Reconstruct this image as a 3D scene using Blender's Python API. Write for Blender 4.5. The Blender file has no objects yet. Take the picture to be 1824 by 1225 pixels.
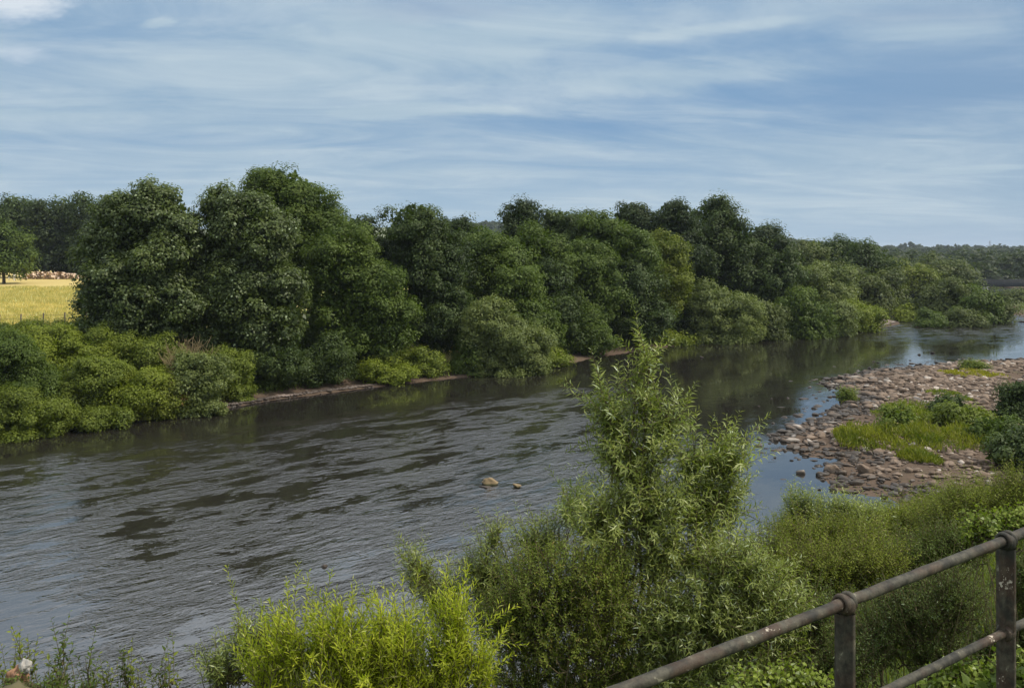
import bpy, math, random
import numpy as np
rng = np.random.default_rng(7)
random.seed(7)
sc = bpy.context.scene
COL = sc.collection
R = math.radians
# ------------------------------------------------------------------ camera
H, F, HZ = 12.0, 1580.0, 462.0          # eye height above the water (m), focal length and horizon row in photo pixels
cam = bpy.data.objects.new('camera', bpy.data.cameras.new('camera')); COL.objects.link(cam)
cam.location = (0, 0, H); cam.rotation_euler = (R(90), 0, 0)
cam.data.sensor_width = 36; cam.data.lens = 36*F/1824; cam.data.shift_y = -(612.5-HZ)/1824
cam.data.clip_end = 20000; cam.data.clip_start = 0.05
sc.camera = cam
# ------------------------------------------------------------------ light
SUN = np.array([0.84, -0.08, 1.02]); SUN /= np.linalg.norm(SUN)
EL = math.asin(SUN[2]); AZ = math.atan2(SUN[0], SUN[1])
ld = bpy.data.lights.new('sun', 'SUN'); ld.energy = 3.6; ld.angle = R(1.2); ld.color = (1, .93, .82)
lo = bpy.data.objects.new('sun', ld); COL.objects.link(lo)
from mathutils import Vector
lo.rotation_euler = Vector(SUN).to_track_quat('Z', 'Y').to_euler()
sc.view_settings.view_transform = 'Standard'; sc.view_settings.look = 'None'
sc.view_settings.exposure = 0.0; sc.view_settings.gamma = 1
sc.cycles.max_bounces = 5; sc.cycles.transparent_max_bounces = 4; sc.cycles.volume_bounces = 0

class NT:
    """tiny node helper"""
    def __init__(s, tree): s.t = tree; s.n = tree.nodes; s.l = tree.links; s.n.clear()
    def new(s, ty, **k):
        n = s.n.new(ty)
        for a, v in k.items(): setattr(n, a, v)
        return n
    def put(s, sock, v):
        if isinstance(v, bpy.types.NodeSocket): s.l.new(v, sock)
        elif v is not None:
            sock.default_value = v
    def math(s, op, a, b=None, c=None, clamp=False):
        n = s.new('ShaderNodeMath', operation=op); n.use_clamp = clamp
        s.put(n.inputs[0], a); s.put(n.inputs[1], b); s.put(n.inputs[2], c)
        return n.outputs[0]
    def noise(s, vec, scale, detail=4, rough=.55, dist=0, dims='3D'):
        n = s.new('ShaderNodeTexNoise'); n.noise_dimensions = dims
        s.put(n.inputs['Vector'], vec); n.inputs['Scale'].default_value = scale
        n.inputs['Detail'].default_value = detail; n.inputs['Roughness'].default_value = rough; n.inputs['Distortion'].default_value = dist
        return n.outputs['Fac']
    def mapping(s, vec, loc=(0,0,0), rot=(0,0,0), scale=(1,1,1)):
        n = s.new('ShaderNodeMapping'); s.put(n.inputs[0], vec)
        n.inputs[1].default_value = loc; n.inputs[2].default_value = rot; n.inputs[3].default_value = scale
        return n.outputs[0]
    def ramp(s, fac, a, b, lo=0, hi=1):
        n = s.new('ShaderNodeMapRange'); n.interpolation_type = 'SMOOTHSTEP'
        s.put(n.inputs[0], fac); n.inputs[1].default_value = a; n.inputs[2].default_value = b
        n.inputs[3].default_value = lo; n.inputs[4].default_value = hi
        return n.outputs[0]
    def mix(s, fac, a, b, mode='MIX'):
        n = s.new('ShaderNodeMix', data_type='RGBA', blend_type=mode)
        s.put(n.inputs[0], fac)
        for i, v in ((6, a), (7, b)):
            if isinstance(v, (tuple, list)): v = tuple(v)+(1,)*(4-len(v))
            s.put(n.inputs[i], v)
        return n.outputs[2]

# ------------------------------------------------------------------ sky
w = bpy.data.worlds.new('World'); sc.world = w; w.use_nodes = True
t = NT(w.node_tree)
sky = t.new('ShaderNodeTexSky'); sky.sky_type = 'NISHITA'; sky.sun_disc = False
sky.sun_elevation = EL; sky.sun_rotation = AZ; sky.altitude = 50
sky.air_density = 1.0; sky.dust_density = 0.6; sky.ozone_density = 2.5
tc = t.new('ShaderNodeTexCoord'); D = tc.outputs['Generated']
sp = t.new('ShaderNodeSeparateXYZ'); t.put(sp.inputs[0], D)
x, y, z = sp.outputs
zc = t.math('MAXIMUM', z, 0.0)
# cloud sheet high above: directions projected on a plane
den = t.math('ADD', zc, 0.10)
cv = t.new('ShaderNodeCombineXYZ'); t.put(cv.inputs[0], t.math('DIVIDE', x, den)); t.put(cv.inputs[1], t.math('DIVIDE', y, den))
pv = t.mapping(cv.outputs[0], rot=(0, 0, R(-14)), scale=(.80, 1.0, 1))
n1 = t.noise(pv, 0.55, 9, .60, .6)
n2 = t.noise(t.mapping(pv, loc=(3.1, 8.2, 0), scale=(.7, 1.2, 1)), 1.5, 9, .64, .9)
veil = t.math('ADD', t.math('MULTIPLY', n1, .72), t.math('MULTIPLY', n2, .36))
yy = t.math('MAXIMUM', y, 0.15)
u = t.math('DIVIDE', x, yy); v = t.math('DIVIDE', z, yy)
uc = t.new('ShaderNodeCombineXYZ'); t.put(uc.inputs[0], u); t.put(uc.inputs[1], v)
wob = t.math('MULTIPLY', t.math('SUBTRACT', t.noise(t.mapping(uc.outputs[0], scale=(5, 16, 1)), 1.6, 9, .62, .4), .5), 2.3)
def blob(px, py, a, b, tilt, soft=1.0, wb=1.0):
    du = t.math('SUBTRACT', u, (px-912)/F)
    dv = t.math('SUBTRACT', t.math('SUBTRACT', v, (HZ-py)/F), t.math('MULTIPLY', du, tilt))
    e = t.math('SQRT', t.math('ADD', t.math('POWER', t.math('DIVIDE', du, a/F), 2.0), t.math('POWER', t.math('DIVIDE', dv, b/F), 2.0)))
    e = t.math('ADD', e, t.math('MULTIPLY', wob, wb))
    return t.ramp(e, 1.25, 1.25-1.2*soft)
def total(lst):
    s = None
    for k, amt in lst:
        m = t.math('MULTIPLY', k, amt)
        s = m if s is None else t.math('ADD', s, m)
    return s
clear = total([(blob(1640, 150, 330, 85, .10, 1, .5), .13), (blob(330, 30, 330, 60, 0, 1, .6), .06), (blob(1130, 225, 260, 22, 0, 1, .6), .08), (blob(60, 110, 170, 90, 0, 1, .6), .06), (blob(1450, 60, 260, 25, .1, 1, .6), .07)])
place = total([(blob(430, 190, 700, 230, .0, 1, .5), .05), (blob(1230, 135, 300, 32, .07), .16), (blob(750, 198, 190, 14, .02), .26), (blob(820, 60, 420, 48, .02, 1, .9), .16),
               (blob(560, 120, 430, 75, .05, 1, .8), .10), (blob(40, 205, 120, 12, -.03), .2), (blob(1760, 300, 110, 7, .05), .26), (blob(1650, 50, 190, 34, .03), .17),
               (blob(1330, 45, 190, 12, .12), .14), (blob(285, 41, 24, 8, .1, 1, 2), .13)])
cf = t.math('SUBTRACT', t.math('ADD', veil, place), clear)
fac = t.ramp(cf, .33, .72, .12, .96)
cum = t.math('MAXIMUM', blob(30, 2, 95, 44, .05, 1, 1.3), t.math('MULTIPLY', blob(35, 95, 55, 16, 0, 1, 1.6), .45))
und = t.math('MAXIMUM', t.math('MULTIPLY', blob(800, 18, 170, 30, 0, 1, .8), .9), t.math('MULTIPLY', blob(1640, 28, 190, 24, 0, 1, .8), .7))
hor = t.ramp(z, 0.0, 0.16, 1, 0)
base = t.mix(.86, sky.outputs[0], (1.40, 2.85, 4.95))
base = t.mix(t.math('MULTIPLY', hor, .85), base, (3.8, 5.25, 6.4))
base = t.mix(t.math('MULTIPLY', t.ramp(u, .15, .62), .42), base, (1.85, 2.85, 4.2))
cc = t.mix(t.ramp(n2, .3, .75), (3.5, 4.75, 5.8), (4.9, 5.9, 6.6))
col = t.mix(fac, base, cc)
col = t.mix(t.math('MULTIPLY', und, .55), col, (3.2, 4.1, 5.4))
col = t.mix(t.math('MULTIPLY', cum, .9), col, (6.7, 7.3, 7.9))
# brighter cloud well above the frame, lighting the land and mirrored in the near water
top = t.ramp(z, .27, .42)
col = t.mix(t.math('MULTIPLY', top, .75), col, t.mix(t.ramp(n1, .35, .65), (5.5, 6.5, 7.8), (17.5, 17.5, 17.6)))
bg = t.new('ShaderNodeBackground'); bg.inputs[1].default_value = 0.11; t.put(bg.inputs[0], col)
out = t.new('ShaderNodeOutputWorld'); t.l.new(bg.outputs[0], out.inputs[0])

# ------------------------------------------------------------------ geometry helpers
def P(px, py, d): return np.array(((px-912)/F*d, d, H-(py-HZ)/F*d))
def W(px, py):
    d = H*F/(py-HZ); return ((px-912)/F*d, d)
def tag(o, label=None, cat=None, group=None, kind=None):
    if label: o['label'] = label
    if cat: o['category'] = cat
    if group: o['group'] = group
    if kind: o['kind'] = kind
    return o
def empty(name, loc, label, cat, group=None):
    o = bpy.data.objects.new(name, None); COL.objects.link(o); o.location = tuple(loc); o.empty_display_size = .2
    return tag(o, label, cat, group)
def mesh_np(name, V, Q, mat, parent=None, tint=None, smooth=False, origin=None):
    """V (n,3) floats, Q (m,k) ints with k = 3 or 4"""
    V = np.asarray(V, np.float32); Q = np.asarray(Q, np.int32)
    if origin is not None: V = V-np.asarray(origin, np.float32)
    me = bpy.data.meshes.new(name); k = Q.shape[1]
    me.vertices.add(len(V)); me.vertices.foreach_set('co', V.ravel())
    me.loops.add(Q.size); me.loops.foreach_set('vertex_index', Q.ravel())
    me.polygons.add(len(Q)); me.polygons.foreach_set('loop_start', np.arange(0, Q.size, k, dtype=np.int32))
    me.update(calc_edges=True)
    if smooth: me.polygons.foreach_set('use_smooth', np.ones(len(Q), bool))
    if tint is not None:
        a = me.attributes.new('tint', 'FLOAT_COLOR', 'POINT')
        c = np.zeros((len(V), 4), np.float32); c[:, :tint.shape[1]] = tint; c[:, 3] = 1
        a.data.foreach_set('color', c.ravel())
    me.materials.append(mat)
    o = bpy.data.objects.new(name, me); COL.objects.link(o)
    if parent is not None: o.parent = parent
    elif origin is not None: o.location = tuple(origin)
    return o
class Geo:
    """collects quads; tubes and leaves"""
    def __init__(s): s.V = []; s.Q = []; s.T = []; s.n = 0
    def add(s, V, Q, T=None):
        V = np.asarray(V, float); s.V.append(V); s.Q.append(np.asarray(Q)+s.n); s.n += len(V)
        s.T.append(np.tile(T, (len(V), 1)) if T is not None and np.ndim(T) == 1 else (T if T is not None else np.full((len(V), 2), .5)))
    def tube(s, pts, rad, k=5, cap=True):
        pts = np.asarray(pts, float); n = len(pts); rad = np.broadcast_to(rad, (n,)).astype(float)
        tg = np.gradient(pts, axis=0); tg /= np.linalg.norm(tg, axis=1)[:, None]+1e-9
        ref = np.where(np.abs(tg[:, 2:3]) > .9, np.array([[1., 0, 0]]), np.array([[0, 0, 1.]]))
        a = np.cross(tg, ref); a /= np.linalg.norm(a, axis=1)[:, None]; b = np.cross(tg, a)
        th = np.arange(k)*2*np.pi/k
        V = pts[:, None]+rad[:, None, None]*(a[:, None]*np.cos(th)[None, :, None]+b[:, None]*np.sin(th)[None, :, None])
        V = V.reshape(-1, 3); i = np.arange(n-1)[:, None]*k; j = np.arange(k)[None]
        Q = np.stack([i+j, i+(j+1) % k, i+k+(j+1) % k, i+k+j], -1).reshape(-1, 4)
        s.add(V, Q)
    def build(s, name, mat, parent=None, origin=None, smooth=False):
        return mesh_np(name, np.concatenate(s.V), np.concatenate(s.Q), mat, parent, np.concatenate(s.T), smooth, origin)
def unit(a): return a/(np.linalg.norm(a, axis=-1, keepdims=True)+1e-9)
def rdir(n): return unit(rng.normal(size=(n, 3)))
def leaves(c, nrm, fwd, L, Wd, tint, bend=.12):
    """diamond leaves: c base point, fwd growth direction, nrm leaf normal"""
    fwd = unit(fwd); side = unit(np.cross(fwd, nrm)); up = np.cross(side, fwd)
    L = np.broadcast_to(L, (len(c),))[:, None]; Wd = np.broadcast_to(Wd, (len(c),))[:, None]
    m = c+fwd*L*.42
    V = np.stack([c, m+side*Wd*.5+up*bend*Wd, c+fwd*L-up*L*.10, m-side*Wd*.5+up*bend*Wd], 1).reshape(-1, 3)
    Q = np.arange(len(c)*4).reshape(-1, 4)
    return V, Q, np.repeat(tint, 4, 0)

# ------------------------------------------------------------------ materials
def new_mat(name):
    m = bpy.data.materials.new(name); m.use_nodes = True; return m, NT(m.node_tree)
def finish(t, surf, disp=None):
    o = t.new('ShaderNodeOutputMaterial'); t.l.new(surf, o.inputs[0]); return o
def principled(t, color, rough=.6, spec=.3, normal=None, metal=0):
    b = t.new('ShaderNodeBsdfPrincipled')
    if isinstance(color, (tuple, list)): color = tuple(color)+(1,)*(4-len(color))
    t.put(b.inputs['Base Color'], color); t.put(b.inputs['Roughness'], rough)
    t.put(b.inputs['Specular IOR Level'], spec); t.put(b.inputs['Metallic'], metal)
    if normal is not None: t.put(b.inputs['Normal'], normal)
    return b.outputs[0]
def leaf_mat(name, a, b, c=None, trans=.28, rough=.55, spec=.2, blotch=0.25, warm=(1.52, 1.30, .92)):
    """a..b: range of leaf colours, c: the odd pale or yellowing leaf"""
    m, t = new_mat(name); a = tuple(p_*q_ for p_, q_ in zip(a, warm)); b = tuple(p_*q_ for p_, q_ in zip(b, warm))
    at = t.new('ShaderNodeAttribute', attribute_name='tint'); s = t.new('ShaderNodeSeparateColor'); t.put(s.inputs[0], at.outputs['Color'])
    g = t.new('ShaderNodeNewGeometry')
    nz = t.noise(g.outputs['Position'], blotch, 3, .5)
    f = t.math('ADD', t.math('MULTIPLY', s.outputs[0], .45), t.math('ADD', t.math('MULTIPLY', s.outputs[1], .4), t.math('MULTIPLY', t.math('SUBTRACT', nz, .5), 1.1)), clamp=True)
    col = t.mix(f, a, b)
    if c: col = t.mix(t.ramp(s.outputs[0], .93, .97), col, c)
    p = principled(t, col, rough, spec)
    tr = t.new('ShaderNodeBsdfTranslucent'); t.put(tr.inputs[0], t.mix(1.0, col, (1.5, 1.7, .6), 'MULTIPLY'))
    ms = t.new('ShaderNodeMixShader'); ms.inputs[0].default_value = trans
    t.l.new(p, ms.inputs[1]); t.l.new(tr.outputs[0], ms.inputs[2]); finish(t, ms.outputs[0])
    return m
M = {}
M['dark']   = leaf_mat('dark_leaves',   (.022, .042, .014), (.068, .105, .034), (.14, .19, .08), warm=(1.30, 1.14, .80))
M['deep']   = leaf_mat('deep_leaves',   (.018, .034, .016), (.050, .078, .034), (.10, .13, .07), warm=(1.30, 1.14, .80))
M['syc']    = leaf_mat('sycamore_leaves', (.032, .055, .018), (.105, .15, .05), (.30, .36, .19), spec=.35, rough=.5, warm=(1.30, 1.14, .80))
M['mid']    = leaf_mat('mid_leaves',    (.035, .065, .014), (.095, .145, .030), (.15, .2, .06), warm=(1.30, 1.14, .80))
M['warm']   = leaf_mat('warm_leaves',   (.055, .085, .014), (.135, .175, .032), (.2, .22, .06))
M['grey']   = leaf_mat('grey_willow_leaves', (.065, .098, .038), (.145, .19, .078), (.2, .24, .13))
M['lime']   = leaf_mat('lime_leaves',   (.075, .115, .015), (.155, .205, .034), (.22, .25, .06))
M['yellow'] = leaf_mat('yellow_leaves', (.13, .15, .015), (.29, .30, .04), (.32, .26, .06))
M['will']   = leaf_mat('willow_leaves', (.090, .135, .038), (.24, .305, .110), (.44, .50, .30), rough=.42, spec=.4, blotch=.9)
M['osier']  = leaf_mat('osier_leaves',  (.14, .205, .015), (.37, .44, .06), (.58, .56, .2), trans=.38, blotch=1.2)
M['olive']  = leaf_mat('olive_leaves',  (.048, .085, .016), (.135, .185, .035), (.24, .2, .05), blotch=.8)
M['bram']   = leaf_mat('bramble_leaves', (.06, .105, .018), (.18, .25, .05), (.34, .38, .18), blotch=2)
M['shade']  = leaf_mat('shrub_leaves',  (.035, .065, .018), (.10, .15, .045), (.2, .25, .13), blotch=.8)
M['gold']   = leaf_mat('hay_grass',     (.25, .28, .07), (.80, .68, .30), (.8, .76, .5), trans=.3, blotch=.35, warm=(1.1, .97, 1))
M['barveg'] = leaf_mat('bar_grass', (.060, .095, .012), (.175, .20, .030), (.3, .28, .08), blotch=.35)
M['dgrey']  = leaf_mat('olive_willow_leaves', (.038, .058, .022), (.090, .122, .045), (.15, .18, .09))
M['fresh']  = leaf_mat('fresh_green_leaves', (.050, .080, .014), (.135, .185, .034), (.18, .22, .06))
M['rust']   = leaf_mat('rusty_leaves',  (.10, .06, .03), (.20, .125, .06), None)
M['pale']   = leaf_mat('pale_twigs',    (.16, .14, .10), (.30, .27, .20), None, trans=0)
M['grass']  = leaf_mat('grass_blades',  (.060, .096, .014), (.165, .215, .035), (.28, .26, .08), blotch=.5)
def bark_mat():
    m, t = new_mat('bark'); g = t.new('ShaderNodeTexCoord')
    n = t.noise(t.mapping(g.outputs['Object'], scale=(6, 6, 1.2)), 3, 5)
    bp = t.new('ShaderNodeBump'); bp.inputs[0].default_value = .6; t.put(bp.inputs['Height'], n)
    finish(t, principled(t, t.mix(n, (.05, .04, .028), (.15, .125, .09)), .9, .1, bp.outputs[0])); return m
M['bark'] = bark_mat()
def twig_mat():
    m, t = new_mat('twig_bark'); g = t.new('ShaderNodeNewGeometry')
    n = t.noise(g.outputs['Position'], 6, 2)
    finish(t, principled(t, t.mix(n, (.06, .05, .025), (.20, .16, .08)), .8, .2)); return m
M['twig'] = twig_mat()

# ------------------------------------------------------------------ terrain shape
def sdist(X, Y, poly):
    """signed distance to polygon, positive inside"""
    poly = np.asarray(poly, float); n = len(poly)
    best = np.full(X.shape, 1e18); ins = np.zeros(X.shape, bool)
    for i in range(n):
        ax, ay = poly[i]; bx, by = poly[(i+1) % n]; ex, ey = bx-ax, by-ay
        tt = np.clip(((X-ax)*ex+(Y-ay)*ey)/(ex*ex+ey*ey+1e-12), 0, 1)
        best = np.minimum(best, (X-ax-tt*ex)**2+(Y-ay-tt*ey)**2)
        c = ((ay > Y) != (by > Y)) & (X < (bx-ax)*(Y-ay)/(by-ay+1e-12)+ax); ins ^= c
    s = np.sqrt(best); return np.where(ins, s, -s)
def sm(x): x = np.clip(x, 0, 1); return x*x*(3-2*x)
_T = [(rng.uniform(0, 6.28), rng.uniform(0, 6.28), a) for a in rng.uniform(0, 6.28, 8)]
def wav(X, Y, s):
    r = 0
    for k, (p, q, a) in enumerate(_T):
        f = s*(1+.37*k); r = r+np.sin((X*np.cos(a)+Y*np.sin(a))*f+p+1.3*np.sin((X*np.sin(a)-Y*np.cos(a))*f*.6+q))/(1+.35*k)
    return r/4.2
FAR = [(-5000, 0), (-300, 22), (-90, 46)]+[W(*p) for p in [(-150, 800), (0, 783), (130, 765), (230, 750), (335, 741), (400, 727), (480, 713), (640, 692), (790, 675), (850, 669), (1000, 650), (1060, 636), (1220, 613), (1330, 606), (1480, 599), (1560, 574), (1568, 561), (1592, 548), (1650, 540), (1715, 529)]]+[(185, 360), (300, 400), (700, 430), (5000, 480), (5000, 9000), (-5000, 9000)]
SPIT = [W(*p) for p in [(1490, 596), (1530, 589), (1570, 584), (1602, 577), (1600, 571), (1580, 568), (1550, 570), (1490, 580)]]
ISL = [W(*p) for p in [(1632, 583), (1700, 582), (1785, 575), (1796, 566), (1760, 556), (1690, 552), (1640, 560), (1625, 572)]]
RFAR = [W(*p) for p in [(1797, 560), (1840, 562), (1930, 566), (2300, 560), (2300, 520), (1900, 526), (1790, 534)]]
NEAR = [(-5000, -40), (-300, 6), (-60, 18), (-20, 20.5), (-6, 21), (0, 23), (4, 27), (9, 33), (13.5, 38), (18, 42), (22, 44.5), (26.8, 45.5), (31, 52), (40, 66), (52, 86), (66, 106), (100, 150), (160, 210), (300, 260), (5000, 300), (5000, -5000), (-5000, -5000)]
BARP = [W(*p) for p in [(1900, 636), (1824, 641), (1740, 645), (1650, 651), (1560, 661), (1495, 674), (1485, 688), (1512, 700), (1506, 722), (1470, 745), (1392, 771), (1412, 800), (1450, 812), (1510, 815), (1478, 832), (1473, 850), (1492, 872), (1590, 884), (1620, 900), (1680, 905), (1900, 900)]]
RP0 = np.array((1.69, 4.5)); RN = np.array((-.536, .844))
def hfun(X, Y):
    X = np.asarray(X, float); Y = np.asarray(Y, float)
    z = np.full(X.shape, -1.2)
    s = sdist(X, Y, FAR)
    far = np.where(s > 0, .15+3.9*sm((s-.6)/10.)+2.9*np.clip((Y-105)/125., 0, 1)*sm((s-8)/20), np.maximum(-1.2, s*.25))
    far = far-3.6*sm((Y-175)/60.)*sm((X/np.maximum(Y, 1)-.30)/.12)*(s > 0)
    uu = X/np.maximum(Y, 1)
    A = np.interp(uu, [-1, -.2, -.06, .05, .2, .33, .45, .6, 1], [52, 58, 60, 50, 42, 24, 20, 18, 18])
    hill = A*sm((Y-430)/1150.)+2.5*wav(X, Y, .012)*sm((Y-500)/500.)
    far = far+np.where(s > 0, hill, 0)+np.where((s > 1) & (Y < 500), .12*wav(X, Y, .5), 0)
    z = np.maximum(z, far)
    s = sdist(X, Y, NEAR)
    p = np.maximum(0, (X-RP0[0])*RN[0]+(Y-RP0[1])*RN[1]-.3)
    near = np.where(s > 0, (9.15-2.5*sm(p/2.0))*s/(s+p+.01)+.15*wav(X, Y, .9)*np.clip(p/3, 0, 1), np.maximum(-1.2, s*.3))
    near = np.maximum(near, 9.3*np.exp(-((X+4.4)/1.5)**4-((Y-7.5)/1.1)**4)-1.25)
    z = np.maximum(z, np.where(Y > 55, np.minimum(near, 3), near))
    s = sdist(X, Y, BARP)
    bar = np.where(s > 0, .02+.38*sm(s/6)+.16*wav(X, Y, 1.1)*np.clip(s/2, .3, 1)*sm(1.4-s/9), np.maximum(-1.2, s*.10+.02+.07*wav(X, Y, 1.3)))
    z = np.maximum(z, bar)
    for Q, hh in ((SPIT, .45), (ISL, .7), (RFAR, 1.6)):
        s = sdist(X, Y, Q); z = np.maximum(z, np.where(s > 0, .05+hh*sm(s/5), np.maximum(-1.2, s*.2)))
    return z
def gz(x, y): return float(hfun(np.array([x]), np.array([y]))[0])

def grow(a, b, st, k=1.12):
    r = [a]
    while r[-1] < b: r.append(r[-1]+st); st *= k
    return r
gx = np.array(sorted([-v for v in grow(60, 6000, .9)]+list(np.arange(-59.3, 12, .9))+list(np.arange(12, 72, .45))+grow(72, 6000, .6)))
gy = np.array(sorted([-v for v in grow(0.01, 400, 1, 1.3)]+list(np.arange(.4, 36, .55))+list(np.arange(36, 110, .5))+list(np.arange(110, 240, 1.1))+grow(240, 9000, 1.5, 1.07)))
GX, GY = np.meshgrid(gx, gy)
GZ = hfun(GX, GY)
V = np.stack([GX.ravel(), GY.ravel(), GZ.ravel()], 1)
nx = len(gx); ny = len(gy); i = np.arange(ny-1)[:, None]*nx+np.arange(nx-1)[None]
Q = np.stack([i, i+1, i+nx+1, i+nx], -1).reshape(-1, 4)
m, t = new_mat('ground_soil_and_grass')
g = t.new('ShaderNodeNewGeometry'); pos = g.outputs['Position']
sp = t.new('ShaderNodeSeparateXYZ'); t.put(sp.inputs[0], pos)
na = t.noise(pos, .35, 6); nb = t.noise(pos, 3.2, 6, .7); nc = t.noise(t.mapping(pos, scale=(.018, .10, 0)), 1.0, 6, .6, .6)
soil = t.mix(nb, (.045, .032, .022), (.17, .12, .085))
green = t.mix(t.ramp(nb, .3, .7), (.03, .045, .012), (.085, .11, .022))
hay = t.mix(t.ramp(nc, .40, .60), (.20, .24, .05), (.66, .56, .22))
hay = t.mix(t.math('MULTIPLY', nb, .5), hay, (.45, .38, .12))
far_short = t.math('MULTIPLY', t.ramp(sp.outputs[1], 184, 196), t.ramp(sp.outputs[1], 420, 380))
hay = t.mix(far_short, hay, (.52, .40, .15))
hillc = t.mix(t.ramp(t.noise(pos, .006, 3), .45, .55), (.08, .10, .045), (.22, .24, .14))
zz = t.math('ADD', sp.outputs[2], t.math('MULTIPLY', t.math('SUBTRACT', na, .5), 1.4))
c = t.mix(t.ramp(zz, .35, .95), soil, green)
fieldmask = t.math('MULTIPLY', t.ramp(sp.outputs[1], 92, 97), t.ramp(sp.outputs[0], 10, -10))
c = t.mix(fieldmask, c, hay)
c = t.mix(t.ramp(sp.outputs[1], 380, 520), c, hillc)
bp = t.new('ShaderNodeBump'); bp.inputs[0].default_value = .5; bp.inputs[1].default_value = .1; t.put(bp.inputs['Height'], nb)
finish(t, principled(t, c, .95, .1, bp.outputs[0]))
ground = tag(mesh_np('ground', V, Q, m, smooth=True), kind='structure')

# ------------------------------------------------------------------ water
m, t = new_mat('river_water')
g = t.new('ShaderNodeNewGeometry'); pos = g.outputs['Position']
sp = t.new('ShaderNodeSeparateXYZ'); t.put(sp.inputs[0], pos)
fl = t.mapping(pos, rot=(0, 0, R(-42)), scale=(1, 1, 1))      # x runs with the current
off_ = t.math('SUBTRACT', t.math('MULTIPLY', t.math('ADD', sp.outputs[0], 34.0), .67), t.math('MULTIPLY', t.math('SUBTRACT', sp.outputs[1], 60.0), .742))   # metres off the far bank
calm = t.math('MAXIMUM', t.math('MULTIPLY', t.ramp(sp.outputs[0], 7, 14), t.ramp(sp.outputs[1], 150, 120)), t.math('MULTIPLY', t.ramp(off_, 13, 5), t.ramp(sp.outputs[1], 150, 120)))
big = t.noise(t.mapping(fl, scale=(.20, .46, 1)), 1, 8, .72, .35)
rough = t.ramp(big, .43, .56, .08, 1.0)
rough = t.math('MULTIPLY', rough, t.math('SUBTRACT', 1.0, t.math('MULTIPLY', calm, .93)))
hgt = t.noise(t.mapping(fl, scale=(.75, 1.6, 1)), 1, 4, .68, .3)
bp = t.new('ShaderNodeBump'); bp.inputs[1].default_value = .24; t.put(bp.inputs[0], rough); t.put(bp.inputs['Height'], hgt)
b = t.new('ShaderNodeBsdfPrincipled')
b.inputs['Base Color'].default_value = (.020, .0175, .014, 1); b.inputs['IOR'].default_value = 2.3
t.put(b.inputs['Roughness'], t.math('ADD', .03, t.math('MULTIPLY', rough, .18)))
b.inputs['Specular IOR Level'].default_value = .5
t.put(b.inputs['Normal'], bp.outputs[0])
finish(t, b.outputs[0])
wx = np.array([-5000, -300, -60, 100, 400, 5000.]); wy = np.array([-300, 0, 60, 200, 420, 520.])
WX, WY = np.meshgrid(wx, wy); V = np.stack([WX.ravel(), WY.ravel(), 0*WX.ravel()], 1)
i = np.arange(5)[:, None]*6+np.arange(5)[None]; Q = np.stack([i, i+1, i+7, i+6], -1).reshape(-1, 4)
tag(mesh_np('river_water', V, Q, m), kind='structure')

# ------------------------------------------------------------------ trees beyond the river
def crown_geo(lobes, clump, card, dens=1.0, flat=.75, droop=0.0, fill=.14):
    """lobes: (centre, radii). Leaf clumps over and within the lobes, small faces spread through the volume."""
    C, Nn, T, S = [], [], [], []
    for li, (c, r) in enumerate(lobes):
        rm = r.mean(); ns = int(np.clip(rm/clump*8.5, 9, 56))
        d0 = rdir(ns); d0[:, 2] += .12; d0 = unit(d0)
        sc_ = c+d0*r*rng.uniform(.50, .95, (ns, 1)); sr = np.maximum(clump*.8, rm*rng.uniform(.13, .34, (ns, 1)))*np.array([1, 1, .72])
        k_ = np.maximum(3, (dens*1.75*(sr[:, 0]/clump)**2*4).astype(int)); own = np.repeat(np.arange(ns), k_)
        d = rdir(len(own)); d = unit(d+d0[own]*.45+[0, 0, .12])
        keep = (d[:, 1] < .45) | (rng.random(len(d)) < .45); d = d[keep]; own = own[keep]
        cc = sc_[own]+d*sr[own]*(rng.uniform(.65, 1.05, (len(d), 1))+.40*rng.random((len(d), 1))**6); stint = rng.random(ns)[own]
        ok = np.ones(len(cc), bool)
        for lj, (c2, r2) in enumerate(lobes):
            if lj != li: ok &= (((cc-c2)/r2)**2).sum(1) > .50
        cc, d, stint = cc[ok], d[ok], stint[ok]
        if not len(cc): continue
        rc = clump*rng.uniform(.5, 1.35, len(cc))
        k = int(34*(clump/card/2.6)**2)+8
        off = rdir(len(cc)*k).reshape(-1, k, 3)
        out = unit(d/r*r.mean())
        off = off+out[:, None]*.3
        rad = rng.uniform(.55, 1.05, (len(cc), k, 1))
        pp = cc[:, None]+off*rad*rc[:, None, None]*np.array([1, 1, flat])
        nn = unit(off*1.0+np.array([0, 0, .65])+out[:, None]*.35+rng.normal(size=off.shape)*.30)
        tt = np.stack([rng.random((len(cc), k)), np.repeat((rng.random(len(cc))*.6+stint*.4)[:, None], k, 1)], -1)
        C.append(pp.reshape(-1, 3)); Nn.append(nn.reshape(-1, 3)); T.append(tt.reshape(-1, 2)); S.append(np.full(len(cc)*k, card))
        # inside foliage, larger and sparse, so light does not pass straight through
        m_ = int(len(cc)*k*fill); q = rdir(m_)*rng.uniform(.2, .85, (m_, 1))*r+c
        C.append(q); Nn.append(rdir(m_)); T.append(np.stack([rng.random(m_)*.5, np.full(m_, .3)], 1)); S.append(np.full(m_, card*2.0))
    C = np.concatenate(C); Nn = np.concatenate(Nn); T = np.concatenate(T); S = np.concatenate(S)
    f = np.cross(Nn, rdir(len(Nn))); f[:, 2] -= droop
    sz = S*rng.uniform(.65, 1.3, len(S))
    return leaves(C, Nn, f, sz, sz*.72, T)
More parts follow.
